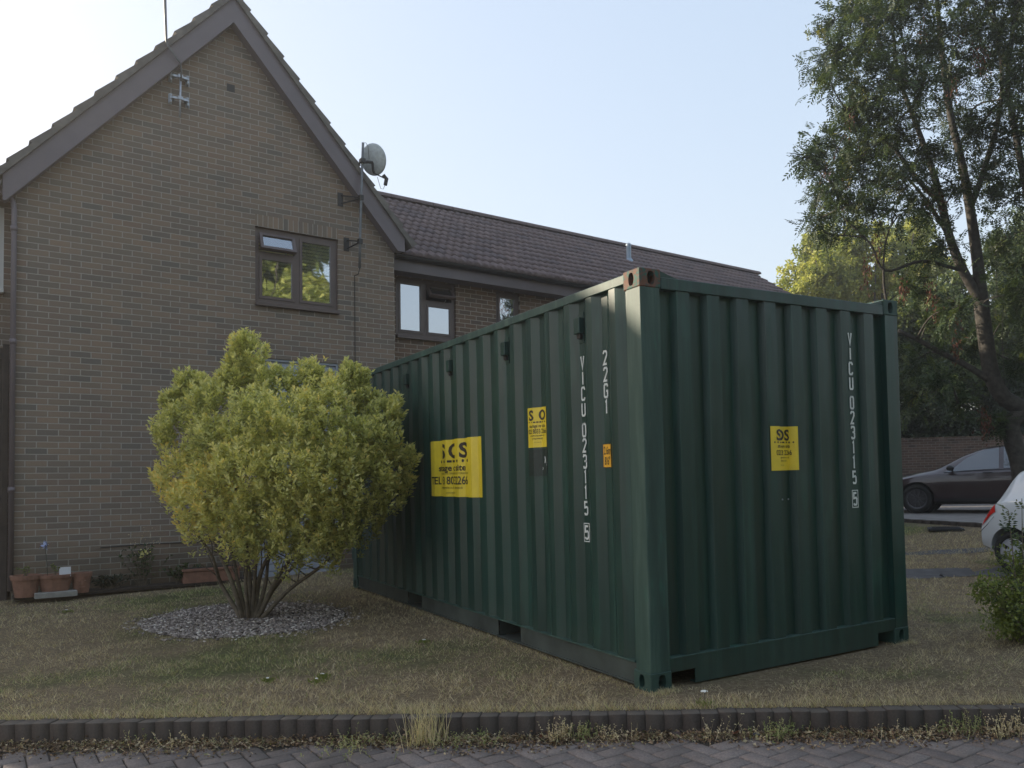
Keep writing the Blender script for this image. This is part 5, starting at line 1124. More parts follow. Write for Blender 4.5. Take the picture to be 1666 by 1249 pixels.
for (x, y, z, r) in SHRUB + [(3.03, -0.5, 0.12, 0.20), (3.2, -0.52, 0.14, 0.26), (2.90, -0.5, 0.20, 0.15), (3.45, -0.5, 0.2, 0.3), (3.0, -0.62, 0.10, 0.16), (2.80, -0.52, 0.14, 0.10)]:
    n = int(5200 * r ** 1.6); c = np.array([x, y, z]) - sb; q = rs.normal(0, 0.42, (n, 3)) * r; RP.append(c + q); RD.append(rs.normal(0, 1, (n, 3)) + np.array([0, 0, 0.2])); RT.append(np.clip(rs.normal(0.45, 0.2, n), 0, 1))
P_, D_, T_ = np.concatenate(RP), np.concatenate(RD), np.concatenate(RT); k_ = P_[:, 2] > 0.02; P_, D_, T_ = P_[k_], D_[k_], T_[k_]
V, F = leaves(P_, D_, rs.uniform(0.022, 0.045, len(P_)), 0.018); np_mesh('leaves', V, F, M['leaf_far'], sh, tint=np.repeat(T_ * 0.8, 4))

# ------------------------------------------------------------------ grass
GR = np.random.default_rng(9)
M['grass'] = mat_leaf('dry grass blade', [(0, (0.28, 0.215, 0.145)), (0.2, (0.52, 0.42, 0.28)), (0.45, (0.76, 0.65, 0.45)), (0.58, (0.52, 0.48, 0.26)), (0.8, (0.30, 0.34, 0.14)), (1, (0.19, 0.25, 0.09))], 0.3, 0.7)
CAMXY = np.array([-2.988, -4.028]); FWD = np.array([0.524, 0.851]); RGT = np.array([0.852, -0.524])
def gravel_in(x, y, k=1.0):
    dx, dy = x + 1.50, y - 4.55; ca, sa = math.cos(0.25), math.sin(0.25); a = (dx * ca + dy * sa) / (0.92 * k); b = (-dx * sa + dy * ca) / (1.14 * k)
    return a * a + b * b + 0.18 * (noise2(x, y, 2.3, 5) - 0.5) < 1
def in_poly(x, y, A, B):
    P = A + B[::-1]; c = np.zeros(len(x), bool); j = len(P) - 1
    for i in range(len(P)):
        xi, yi = P[i]; xj, yj = P[j]
        c ^= ((yi > y) != (yj > y)) & (x < (xj - xi) * (y - yi) / (yj - yi + 1e-12) + xi); j = i
    return c
Hc, Hs = math.cos(0.088), math.sin(0.088)
def blades(n, dmin, dmax, wid, hgt, seed_name):
    u = GR.random(n); d = 1 / (1 / dmin + u * (1 / dmax - 1 / dmin)); d = dmin * (dmax / dmin) ** GR.random(n)
    lat = GR.uniform(-0.80, 0.62, n) * d
    x = CAMXY[0] + FWD[0] * d + RGT[0] * lat; y = CAMXY[1] + FWD[1] * d + RGT[1] * lat
    v = (x - KO[0]) * KV[0] + (y - KO[1]) * KV[1]
    lx = (x + 3.542) * Hc + (y - 7.695) * Hs; ly = -(x + 3.542) * Hs + (y - 7.695) * Hc
    ok = (v > 0.012) & ~((x > 0.02) & (x < 2.42) & (y > 0.1) & (y < 6.0)) & (ly < np.where(lx > 4.85, 0.55, -0.02)) & ~gravel_in(x, y) & (x < 12.0)
    ok &= ~((x > 0.2) & (x < 2.2) & (y > -0.05) & (y < 0.2))
    ok &= GR.random(n) < np.clip(0.15 + 1.7 * (fbm(x, y, 7.0, 2, 2) - 0.28), 0.1, 1)
    ok &= ~in_poly(x, y, PATH[0], PATH[1]) & ~((x > 7.35) & (x < 11) & (y < 3.0)) & ~((lx < 3.3) & (lx > 0) & (ly > -0.42))
    x, y, d = x[ok], y[ok], d[ok]; n = len(x)
    T = lawn_tint(x, y); T = np.where(GR.random(n) < T * 0.9 + 0.04, GR.uniform(0.55, 1.0, n), GR.uniform(0.0, 0.5, n))
    w = wid * (0.7 + 0.6 * GR.random(n)) * np.maximum(1, d / 7); h = hgt * (0.35 + GR.random(n) ** 1.6 * 1.1) * np.maximum(0.8, np.minimum(1.6, d / 9)) * (0.6 + 0.9 * noise2(x, y, 1.7, 6)) * np.where((x > -0.22) & (x < 2.6) & (y > -0.28) & (y < 0.4), 0.45, 1.0)
    az = GR.random(n) * 6.283; lean = GR.uniform(0.2, 1.9, n) * h; ax = GR.random(n) * 6.283
    z = gz(x, y) - 0.003
    b0 = np.stack([x - np.cos(ax) * w / 2, y - np.sin(ax) * w / 2, z], -1); b1 = np.stack([x + np.cos(ax) * w / 2, y + np.sin(ax) * w / 2, z], -1)
    tp = np.stack([x + np.cos(az) * lean, y + np.sin(az) * lean, z + h], -1)
    V = np.stack([b0, b1, tp], 1).reshape(-1, 3); F = np.arange(3 * n).reshape(n, 3); return V, F, np.repeat(T, 3)
a1 = blades(560000, 4.2, 26, 0.0040, 0.032, 'a')
gr = np_mesh('grass', a1[0], a1[1], M['grass'], tint=a1[2]); tag(gr, 'short dry straw and green grass blades covering the lawn', 'grass', kind='stuff')
# grass overhanging the kerb and longer wisps round the container
n = 5200; u = GR.uniform(-1.0, 9.5, n); v = 0.005 + GR.exponential(0.022, n) - 0.02; x = KO[0] + KU[0] * u + KV[0] * v; y = KO[1] + KU[1] * u + KV[1] * v
xa = GR.uniform(0, CL, 1500); xb = np.where(GR.random(700) < 0.6, GR.normal(0.08, 0.06, 700), GR.normal(CW - 0.08, 0.06, 700))
x = np.concatenate([x, GR.normal(-0.035, 0.025, 1500), xb]); y = np.concatenate([y, xa, GR.normal(-0.02, 0.035, 700)]); n = len(x)
h = GR.uniform(0.02, 0.075, n); h = np.where(np.arange(n) >= n - 2200, h * 0.45, h); az = GR.random(n) * 6.28; z = gz(x, y); w = 0.0035
V = np.stack([np.stack([x - w / 2, y, z], -1), np.stack([x + w / 2, y, z], -1), np.stack([x + np.cos(az) * h * 0.8, y + np.sin(az) * h * 0.8, z + h], -1)], 1).reshape(-1, 3)
gr = np_mesh('grass', V, np.arange(3 * n).reshape(n, 3), M['grass'], tint=np.repeat(GR.uniform(0.0, 0.7, n), 3)); tag(gr, 'longer wispy grass along the kerb edge and round the container foot', 'grass', kind='stuff')

# ---- gravel bed
def mat_gravel():
    t = NT('slate gravel'); at = t.n('Attribute', attribute_name='tint').outputs['Fac']
    col = t.ramp(at, [(0, (0.13, 0.108, 0.098)), (0.5, (0.27, 0.228, 0.205)), (0.85, (0.46, 0.40, 0.36)), (1, (0.72, 0.67, 0.61))]); return t.fin(col, 0.8)
M['gravel'] = mat_gravel()
ico = bpy.data.meshes.new('i'); b = BM(); bmesh.ops.create_icosphere(b, subdivisions=1, radius=1); IV = np.array([v.co[:] for v in b.verts]); IF = np.array([[v.index for v in f.verts] for f in b.faces]); b.free(); bpy.data.meshes.remove(ico)
def stones(n, xy, size, zf, seed):
    g_ = np.random.default_rng(seed); V = np.empty((n, len(IV), 3)); s = size * g_.uniform(0.5, 1.4, (n, 1, 1)) * g_.uniform(0.55, 1.25, (n, 1, 3)) * np.array([1, 1, 0.5])
    jit = 1 + g_.normal(0, 0.16, (n, len(IV), 1)); a = g_.random(n) * 6.28; c, s_ = np.cos(a)[:, None], np.sin(a)[:, None]
    L_ = IV[None] * jit * s; tl = g_.normal(0, 0.5, (n, 1)); X = L_[:, :, 0] * c - L_[:, :, 1] * s_; Y = L_[:, :, 0] * s_ + L_[:, :, 1] * c; Z = L_[:, :, 2] + X * tl * 0.5
    V[:, :, 0] = X + xy[:, :1]; V[:, :, 1] = Y + xy[:, 1:]; V[:, :, 2] = Z + zf[:, None]
    F = (IF[None] + (np.arange(n) * len(IV))[:, None, None]).reshape(-1, 3); return V.reshape(-1, 3), F, np.repeat(g_.random(n), len(IV))
q = np.stack([GR.uniform(-2.9, -0.1, 26000), GR.uniform(2.9, 6.3, 26000)], -1); q = q[gravel_in(q[:, 0], q[:, 1], 0.97) | (gravel_in(q[:, 0], q[:, 1], 1.14) & (GR.random(len(q)) < 0.12))]
V, F, T = stones(len(q), q, 0.0135, gz(q[:, 0], q[:, 1]) + GR.uniform(0.0, 0.012, len(q)), 3)
gv = np_mesh('gravel', V, F, M['gravel'], tint=T); tag(gv, 'oval bed of pinkish grey slate chippings round the golden shrub', 'gravel', kind='stuff')
th_ = np.linspace(0, 2 * math.pi, 40, endpoint=False); ca, sa = math.cos(0.25), math.sin(0.25)
V = [(-1.50, 4.55, float(gz(-1.5, 4.55)) + 0.003)] + [(-1.5 + 0.88 * math.cos(a) * ca - 1.08 * math.sin(a) * sa, 4.55 + 0.88 * math.cos(a) * sa + 1.08 * math.sin(a) * ca, 0.003 + float(gz(-1.5 + math.cos(a), 4.55 + 1.2 * math.sin(a)))) for a in th_]
bm = BM(); vv = [bm.verts.new(p) for p in V]
for i in range(40): bm.faces.new((vv[0], vv[1 + i], vv[1 + (i + 1) % 40]))
go = from_bm('flower_bed', bm, M['soil']); tag(go, kind='structure')
# narrow planting bed along the wall
bm = BM(); x = 0.02
box(bm, 0.0, 2.75, -0.34, -0.002, -0.03, 0.004); bm.transform(Matrix.Translation(HLOC) @ HM); go = from_bm('flower_bed', bm, M['soil']); tag(go, kind='structure')

# ---- litter in the gutter
n = 15000; u = GR.uniform(-1.2, 9.5, n); v = -0.105 - np.abs(GR.normal(0, 0.085, n)) * (0.5 + 1.0 * noise2(u, u * 0 + 3, 1.9, 2)); v = np.maximum(v, -0.36)
x = KO[0] + KU[0] * u + KV[0] * v; y = KO[1] + KU[1] * u + KV[1] * v
zz = np.array([pz(a) for a in u]) + 0.004 + np.abs(GR.normal(0, 0.018, n)) * np.exp((v + 0.1) / 0.07)
M['litter'] = mat_leaf('dry leaf litter', [(0, (0.07, 0.048, 0.034)), (0.4, (0.18, 0.115, 0.072)), (0.65, (0.34, 0.23, 0.14)), (0.9, (0.50, 0.41, 0.27)), (1.0, (0.16, 0.17, 0.07))], 0.1, 0.9)
D_ = GR.normal(0, 1, (n, 3)) * np.array([1, 1, 0.25]); V, F = leaves(np.stack([x, y, zz], -1), D_, GR.uniform(0.008, 0.032, n), GR.uniform(0.004, 0.018, n), 0.3)
lt_ = np_mesh('leaf_litter', V, F, M['litter'], tint=np.repeat(GR.random(n) ** 1.2, 4)); tag(lt_, 'crumbled brown leaves and debris lying in the gutter against the kerb', 'leaf litter', kind='stuff')
n = 2600; u = GR.uniform(-1.2, 9.5, n); v = -0.105 - np.abs(GR.normal(0, 0.05, n)); x = KO[0] + KU[0] * u + KV[0] * v; y = KO[1] + KU[1] * u + KV[1] * v
V, F, T = stones(n, np.stack([x, y], -1), 0.006, np.array([pz(a) for a in u]) + 0.003, 8)
gt = np_mesh('grit', V, F, M['litter'], tint=T * 0.7); tag(gt, 'small loose grit along the foot of the kerb', 'grit', kind='stuff')

n = 5200; u = GR.uniform(-1.2, 9.5, n); v = -0.10 - np.abs(GR.normal(0, 0.045, n)); kk_ = noise2(u, u * 0 + 1, 2.6, 4); ok = GR.random(n) < np.clip(kk_ * 1.7 - 0.35, 0.05, 1); u, v = u[ok], v[ok]; n = len(u)
x = KO[0] + KU[0] * u + KV[0] * v; y = KO[1] + KU[1] * u + KV[1] * v; z = np.array([pz(a) for a in u]); h = GR.uniform(0.012, 0.065, n); az = GR.random(n) * 6.28
V = np.stack([np.stack([x - .0018, y, z], -1), np.stack([x + .0018, y, z], -1), np.stack([x + np.cos(az) * h, y + np.sin(az) * h, z + h * 0.7], -1)], 1).reshape(-1, 3)
gr = np_mesh('grass', V, np.arange(3 * n).reshape(n, 3), M['grass'], tint=np.repeat(GR.uniform(0.05, 0.75, n), 3)); tag(gr, 'scrappy dry grass growing in the gutter at the foot of the kerb', 'grass', kind='stuff')
# ---- weeds growing in the gutter
def weed(x, y, h, n, spread, kind, label, z=None):
    g_ = np.random.default_rng(int(abs(x * 1000 + y * 77)) + 5); uu = (x - KO[0]) * KU[0] + (y - KO[1]) * KU[1]
    z = (pz(uu) + 0.0) if z is None else z
    e = empty('weed_tuft', (x, y, z)); tag(e, label, 'weed', 'weeds growing out of the gutter')
    Vs, Fs, Ts, off = [], [], [], 0
    for k in range(n):
        b0 = np.array([g_.normal(0, spread * 0.25), g_.normal(0, spread * 0.12), -0.01]); L_ = h * g_.uniform(0.4, 1.0); d = np.array([g_.normal(0, spread), g_.normal(0, spread * 0.6), 1.0]); d /= np.linalg.norm(d)
        w = 0.0028 if kind != 'tall' else 0.0036; a = g_.random() * 3.14; s = np.array([math.cos(a), math.sin(a), 0]) * w / 2
        p1 = b0 + d * L_ * 0.55; p2 = b0 + d * L_ + np.array([d[0], d[1], -0.25]) * L_ * g_.uniform(0, 0.35)
        vs = [b0 - s, b0 + s, p1 + s * 0.8, p1 - s * 0.8, p1 - s * 0.8, p1 + s * 0.8, p2 + s * 0.2, p2 - s * 0.2]; Vs += vs; Fs += [[off, off + 1, off + 2, off + 3], [off + 4, off + 5, off + 6, off + 7]]; off += 8
        t_ = {'dry': g_.uniform(0.1, 0.48), 'tall': g_.uniform(0.3, 0.62), 'green': g_.uniform(0.5, 0.85)}[kind]; Ts += [t_] * 8
        if kind != 'tall':
            for q_ in range(7):
                f = g_.uniform(0.25, 1); c = b0 + d * L_ * f; v4, f4 = leaves(c[None], (g_.normal(0, 1, 3) + [0, 0, 0.4])[None], g_.uniform(0.008, 0.018), 0.006); Vs += list(v4); Fs += (f4 + off).tolist(); off += 4; Ts += [min(1, t_ + 0.08)] * 4
    return np_mesh('stalks', np.array(Vs), np.array(Fs), M['grass'], e, tint=Ts)
weed(-2.627, 1.264, 0.10, 26, 0.35, 'green', 'small greenish yellow weed in the gutter left of the branching dry one')
weed(-2.40, 1.09, 0.15, 34, 0.75, 'dry', 'dry branching orange brown weed leaning right against the kerb')
weed(-3.19, 1.68, 0.07, 26, 0.6, 'dry', 'low dry weed in the gutter at the far left of the picture')
weed(-2.14, 0.90, 0.08, 14, 0.6, 'dry', 'thin dry wisps in the gutter below the golden shrub')
weed(-1.33, 0.27, 0.30, 120, 0.22, 'tall', 'tallest tuft of pale seeding grass standing up above the kerb')
weed(-1.62, 0.43, 0.12, 70, 0.6, 'green', 'spreading low grass clump left of the tallest tuft')
weed(-1.17, 0.16, 0.10, 50, 0.6, 'green', 'short green weed clump just right of the tallest tuft')
weed(-0.69, -0.10, 0.13, 60, 0.22, 'dry', 'upright rusty brown weed in the gutter near the container corner')
weed(-0.58, -0.17, 0.11, 40, 0.22, 'green', 'upright greenish weed beside the rusty brown one')
weed(-0.44, -0.26, 0.11, 26, 0.4, 'dry', 'sparse weed with tiny leaves below the container corner')
weed(0.05, -0.58, 0.16, 26, 0.5, 'dry', 'withered brown weed hanging on the kerb below the white yarrow')
weed(0.28, -0.76, 0.12, 80, 0.32, 'green', 'bushy yellow green weed in the gutter below the container end')
weed(0.90, -1.17, 0.10, 50, 0.7, 'dry', 'straw coloured fan of dry grass flattened in the gutter')
weed(1.12, -1.30, 0.15, 46, 0.35, 'green', 'leafy weed growing up the kerb near the right edge')
weed(1.36, -1.45, 0.16, 60, 0.35, 'dry', 'brownish weed clump at the right edge of the picture')
# fallen leaves and a pebble or two that can be told apart
def fallen(x, y, s, col, label):
    g_ = np.random.default_rng(int(abs(x * 991)) + 2); uu = (x - KO[0]) * KU[0] + (y - KO[1]) * KU[1]; bm = BM(); N_ = 14; ring = []
    for i in range(N_):
        a = 2 * math.pi * i / N_; r = s * (0.7 + 0.3 * math.cos(a * 2)) * g_.uniform(0.8, 1.15); ring.append(bm.verts.new((r * math.cos(a), r * 0.75 * math.sin(a), 0.25 * s * math.cos(a * 2) + g_.normal(0, 0.05) * s + 0.35 * s)))
    c = bm.verts.new((0, 0, 0.1 * s))
    for i in range(N_): bm.faces.new((c, ring[i], ring[(i + 1) % N_]))
    o = from_bm('fallen_leaf', bm, mat_simple('fallen leaf', col, 0.85, 0.3, 60, 0.4)); o.location = (x, y, pz(uu) + 0.02); o.rotation_euler = (g_.normal(0, 0.5), g_.normal(0, 0.4), g_.random() * 6); tag(o, label, 'leaf', 'fallen leaves in the gutter'); return o
fallen(-0.80, -0.06, 0.024, (0.26, 0.11, 0.07), 'reddish curled leaf in the gutter left of the rusty weed')
fallen(-0.17, -0.44, 0.030, (0.10, 0.07, 0.07), 'large dark leaf leaning on the kerb below the container corner')
fallen(0.08, -0.64, 0.030, (0.28, 0.13, 0.08), 'orange leaf under the withered brown weed')
fallen(0.17, -0.70, 0.024, (0.12, 0.11, 0.12), 'grey leaf just right of the orange leaf')
fallen(-1.86, 0.62, 0.022, (0.30, 0.24, 0.17), 'pale leaf in the gutter below the golden shrub')
fallen(0.68, -1.04, 0.022, (0.22, 0.11, 0.06), 'brown leaf in the gutter left of the flattened dry grass')
# yarrow and small white flowers
M['petal'] = mat_simple('white petal', (0.78, 0.78, 0.72), 0.7, 0.08, 40)
def flower(name, x, y, h, r, n, label, group=None):
    g_ = np.random.default_rng(int(abs(x * 777)) + 1); e = empty(name, (x, y, float(gz(x, y)))); tag(e, label, 'flower', group); bm = BM()
    skin_tube(bm, [(0, 0, 0), (0.004, 0.003, h * 0.5), (0.0, 0, h)], 0.0016, 0.0012, 5, 3)
    from_bm('stem', bm, M['leaf_rowan'], e); bm = BM()
    for k in range(n):
        a = g_.random() * 6.28; q = r * math.sqrt(g_.random()); m = Matrix.Translation((q * math.cos(a), q * math.sin(a), h + 0.004 - q * 0.15)); bmesh.ops.create_icosphere(bm, subdivisions=1, radius=0.0045, matrix=m @ Matrix.Scale(0.6, 4, (0, 0, 1)))
    from_bm('flower_head', bm, M['petal'], e); P_ = g_.normal(0, 0.03, (60, 3)) * [1, 1, 0] + [0, 0, 0.01]; V, F = leaves(P_, g_.normal(0, 0.6, (60, 3)) + [0, 0, 1.0], 0.03, 0.008)
    np_mesh('leaves', V, F, M['leaf_far'], e, tint=np.full(len(V), 0.3))
flower('yarrow', 0.085, -0.39, 0.085, 0.020, 34, 'white yarrow flower in the lawn in front of the container end')
for x, y, s_, lb in ((-1.534, 1.624, 0.012, 'small white flower head, right of two close together in the lawn'), (-1.602, 1.516, 0.010, 'small white flower head, lower of the two close together'), (-3.003, 6.199, 0.014, 'white flower in the grass near the terracotta pots'), (-0.56, 2.275, 0.012, 'white flower in the lawn beside the long side of the container'), (-1.864, 1.735, 0.010, 'white flower in the lawn below the gravel bed')):
    flower('white_flower', x, y, 0.035, s_, 12, lb, 'small white flowers in the lawn')
# ------------------------------------------------------------------ boundary wall
A_, B_ = Vector((15.2, 13.1, 0)), Vector((25.5, 6.3, 0)); dW = (B_ - A_); LW = dW.length
bw_ = empty('boundary_wall', tuple(A_), (0, 0, math.atan2(dW.y, dW.x))); tag(bw_, 'long red brown brick boundary wall behind the dark red car', 'wall')
bm = BM(); box(bm, 0, LW, 0, 0.22, -0.3, 1.97); from_bm('wall_face', bm, M['brick_wall'], bw_)
bm = BM(); x = 0
while x < LW: box(bm, x, min(LW, x + 0.070), -0.012, 0.232, 1.971, 2.075, bev=0.003); x += 0.0795
from_bm('coping', bm, M['brick_wall'], bw_)
# ------------------------------------------------------------------ cars
def mat_paint(name, col, metal=0.0, rough=0.3, coat=1.0, dirt=0.25):
    t = NT(name); c = t.coord(); n = t.noise(c, 3, 5)
    base = t.mix(t.math('MULTIPLY', t.ramp(t.math('ADD', t.n('SeparateXYZ', {0: c}).outputs[2], t.math('MULTIPLY', n, 0.3)), [(0.25, (1, 1, 1)), (0.6, (0, 0, 0))]), dirt), col, (0.13, 0.12, 0.10))
    t.fin(base, rough, metal=metal); t.b.inputs['Coat Weight'].default_value = coat; t.b.inputs['Coat Roughness'].default_value = 0.05; return t.m
M['paint_red'] = mat_paint('dark red car paint', (0.020, 0.003, 0.006), 0.0, 0.35, 1.0, 0.03)
M['paint_wht'] = mat_paint('white car paint', (0.62, 0.66, 0.68), 0.0, 0.3)
M['tyre'] = mat_simple('tyre rubber', (0.018, 0.018, 0.018), 0.85, 0.2, 20, 0.3)
M['alloy'] = mat_simple('silver wheel trim', (0.42, 0.43, 0.46), 0.4, 0.06, 9)
M['alloy_dark'] = mat_simple('dark alloy wheel', (0.09, 0.09, 0.10), 0.35, 0.08, 9, metal=0.6)
M['lamp_red'] = mat_simple('red lamp lens', (0.55, 0.015, 0.012), 0.15, 0.05, 9)
M['lamp_clear'] = mat_simple('clear lamp lens', (0.45, 0.47, 0.50), 0.12, 0.05, 9)
def smooth_tab(xs, tab, k=5):
    v = np.interp(xs, [a for a, b in tab], [b for a, b in tab])
    for _ in range(2): v = np.convolve(np.pad(v, k // 2, mode='edge'), np.ones(k) / k, mode='valid')
    return v
class Car:
    def __init__(s, name, label, loc, rot, T, paint):
        s.T = T; s.L = T['L']; s.xs = np.linspace(0, s.L, 91); s.tab = {k: smooth_tab(s.xs, T[k], 3 if k == 'top' else 5) for k in ('top', 'belt', 'w', 'bot', 'wr')}
        s.root = empty(name, loc, rot); tag(s.root, label, 'car'); s.paint = paint
    def g(s, k, x): return float(np.interp(x, s.xs, s.tab[k]))
    def ctrl(s, x):
        w, zb, zt, zl, wr = (s.g(k, x) for k in ('w', 'bot', 'top', 'belt', 'wr')); zl = min(zl, zt - 0.03); h = zl - zb
        return [(w * 0.80, zb), (w * 0.95, zb + 0.05), (w * 0.985, zb + h * 0.28), (w, zb + h * 0.58), (w * 0.992, zb + h * 0.80), (w * 0.965, zl - 0.015), (w * 0.935, zl + 0.01),
                (wr + (w * 0.935 - wr) * 0.12, zl + (zt - zl) * 0.80), (wr * 0.93, zl + (zt - zl) * 0.94), (wr * 0.6, zt - (zt - zl) * 0.012), (0, zt)]
    def P(s, x, t):
        c = s.ctrl(x); i = min(int(t), len(c) - 2); f = t - i; return (c[i][0] * (1 - f) + c[i + 1][0] * f, c[i][1] * (1 - f) + c[i + 1][1] * f)
    def body(s):
        bm = BM(); ts = [0, .5, 1, 1.5, 2, 2.5, 3, 3.5, 4, 4.5, 5, 5.5, 6, 6.5, 7, 7.5, 8, 8.5, 9, 9.5, 10]; rings = []
        for x in s.xs:
            r = [s.P(x, t) for t in ts]; ring = [(-y, z) for y, z in r] + [(y, z) for y, z in r[::-1][1:]]
            rings.append([bm.verts.new((x, y, z)) for y, z in ring])
        n = len(rings[0])
        for A, B in zip(rings[:-1], rings[1:]):
            for k in range(n - 1): bm.faces.new((A[k], A[k + 1], B[k + 1], B[k]))
            bm.faces.new((A[n - 1], A[0], B[0], B[n - 1]))
        bm.faces.new(rings[0]); bm.faces.new(rings[-1][::-1])
        o = from_bm('body', bm, s.paint, s.root, smooth=True); cut = BM()
        for wx in s.T['wheels']:
            for sd in (-1, 1):
                y0, y1 = sorted((sd * 0.45, sd * 1.3)); r = s.T['r'] + 0.055; pr = [(wx + r * math.cos(a), s.T['r'] + r * math.sin(a)) for a in np.linspace(0, 2 * math.pi, 36, endpoint=False)]; prism(cut, pr, y0, y1, 'y')
        boolean_cut(o, cut)
        o.data.polygons.foreach_set('use_smooth', [True] * len(o.data.polygons))
        try: o.data.set_sharp_from_angle(angle=R(38))
        except Exception: pass
        for wx in s.T['wheels']:
            for sd in (-1, 1):
                bm = BM(); y0, y1 = sorted((sd * 0.44, sd * 0.50)); r = s.T['r'] + 0.075; pr = [(wx + r * math.cos(a), s.T['r'] + r * math.sin(a)) for a in np.linspace(0, 2 * math.pi, 24, endpoint=False)]; prism(bm, pr, y0, y1, 'y'); from_bm('arch_liner', bm, M['black'], o)
        s.bodyo = o
    def patch(s, name, xl, xr, t0, t1, mat, side=1, off=0.005, nx=14, nt=8, parent=None):
        """xl, xr may be functions of t"""
        bm = BM(); g = []
        for j in range(nt + 1):
            t = t0 + (t1 - t0) * j / nt; a = xl(t) if callable(xl) else xl; b = xr(t) if callable(xr) else xr; row = []
            for i in range(nx + 1):
                x = a + (b - a) * i / nx; y, z = s.P(x, t); y2, z2 = s.P(x, min(10, t + 0.05)); y1, z1 = s.P(x, max(0, t - 0.05)); ty, tz = y2 - y1, z2 - z1; l = math.hypot(ty, tz) or 1
                row.append(bm.verts.new((x, side * (y + tz / l * off), z - ty / l * off)))
            g.append(row)
        for A, B in zip(g[:-1], g[1:]):
            for i in range(nx): bm.faces.new((A[i], A[i + 1], B[i + 1], B[i]))
        return from_bm(name, bm, mat, parent or s.root, smooth=True)
    def line(s, name, pts, r=0.004, side=1, parent=None):
        bm = BM(); tube(bm, [(x, side * (s.P(x, t)[0] + 0.001), s.P(x, t)[1]) for x, t in pts], r, 4); return from_bm(name, bm, M['black'], parent or s.bodyo)
    def top(s, name, x0, x1, mat, off=0.006, fr=0.86):
        bm = BM(); g = []
        for i in range(13):
            x = x0 + (x1 - x0) * i / 12; row = []
            for t in np.linspace(7.9, 10, 7): 
                y, z = s.P(x, t); row.append((y * fr, z + off))
            row = [(-y, z) for y, z in row] + [(y, z) for y, z in row[::-1][1:]]; g.append([bm.verts.new((x, y, z)) for y, z in row])
        for A, B in zip(g[:-1], g[1:]):
            for i in range(len(A) - 1): bm.faces.new((A[i], A[i + 1], B[i + 1], B[i]))
        return from_bm(name, bm, mat, s.root, smooth=True)
    def wheel(s, wx, side, trim, spokes, dark):
        r = s.T['r']; e = empty('wheel', (wx, side * (s.T['track']), r), (R(-90) * side, 0, 0), s.root)
        bm = BM(); lathe(bm, [(r * 0.66, -0.20), (r * 0.93, -0.20), (r * 0.99, -0.17), (r, -0.10), (r * 0.99, -0.03), (r * 0.93, 0.0), (r * 0.70, 0.006), (r * 0.66, -0.01)], 40, cap=False); from_bm('tyre', bm, M['tyre'], e, smooth=True)
        bm = BM(); lathe(bm, [(0.001, -0.02), (r * 0.2, -0.016), (r * 0.45, -0.028), (r * 0.67, -0.012), (r * 0.68, -0.03)], 36) if not dark else lathe(bm, [(r * 0.60, -0.05), (r * 0.60, -0.012), (r * 0.67, -0.006), (r * 0.68, -0.05)], 36)
        if dark:
            for k in range(spokes):
                m = Matrix.Rotation(2 * math.pi * k / spokes, 4, 'Z'); box(bm, 0.02, r * 0.62, -0.018, 0.018, -0.035, -0.015, mat=m)
        rim = from_bm('rim', bm, trim, e, smooth=not dark); bm = BM()
        if dark: lathe(bm, [(0.001, -0.06), (r * 0.62, -0.06), (r * 0.62, -0.07)], 24)
        else:
            for k in range(spokes):
                m = Matrix.Rotation(2 * math.pi * (k + 0.5) / spokes, 4, 'Z'); box(bm, r * 0.36, r * 0.58, -0.020, 0.020, -0.026, -0.0165, mat=m)
            for k in range(5):
                a = 2 * math.pi * k / 5; lathe(bm, [(0.008, -0.02), (0.008, -0.010)], 8, (0.05 * math.cos(a), 0.05 * math.sin(a), 0))
        from_bm('rim_opening', bm, M['black'], rim)
# dark red crossover on the far drive, nose to the left
h = R(-27); fwd = Vector((math.sin(h), math.cos(h), 0)); away = Vector((-fwd.y, fwd.x, 0)) * -1
c0 = Vector((14.66, 8.72, 0.118)) + away * 0.90 + fwd * 0.88
rc = Car('parked_car', 'dark red crossover car parked on the raised drive in front of the boundary wall', tuple(c0), (0, 0, math.atan2(-fwd.y, -fwd.x)), dict(L=4.72, r=0.355, track=0.93, wheels=(0.88, 3.76),
    top=[(0, .66), (.06, .76), (.35, .90), (.8, .985), (1.25, 1.04), (1.36, 1.075), (1.9, 1.37), (2.35, 1.545), (2.75, 1.60), (3.2, 1.60), (3.7, 1.53), (4.15, 1.38), (4.45, 1.22), (4.62, 1.12), (4.70, .98), (4.72, .9)],
    belt=[(0, .60), (.3, .78), (.9, .90), (1.4, .955), (2.5, .975), (3.6, 1.01), (4.3, 1.05), (4.72, .86)],
    w=[(0, .62), (.10, .76), (.3, .87), (.7, .935), (1.2, .95), (3.8, .955), (4.3, .92), (4.6, .82), (4.72, .72)],
    bot=[(0, .34), (.4, .24), (1, .22), (3.8, .22), (4.4, .28), (4.72, .40)],
    wr=[(0, .5), (1.2, .76), (1.5, .70), (2.2, .60), (3.4, .59), (4.2, .60), (4.72, .58)]), M['paint_red'])
rc.body()
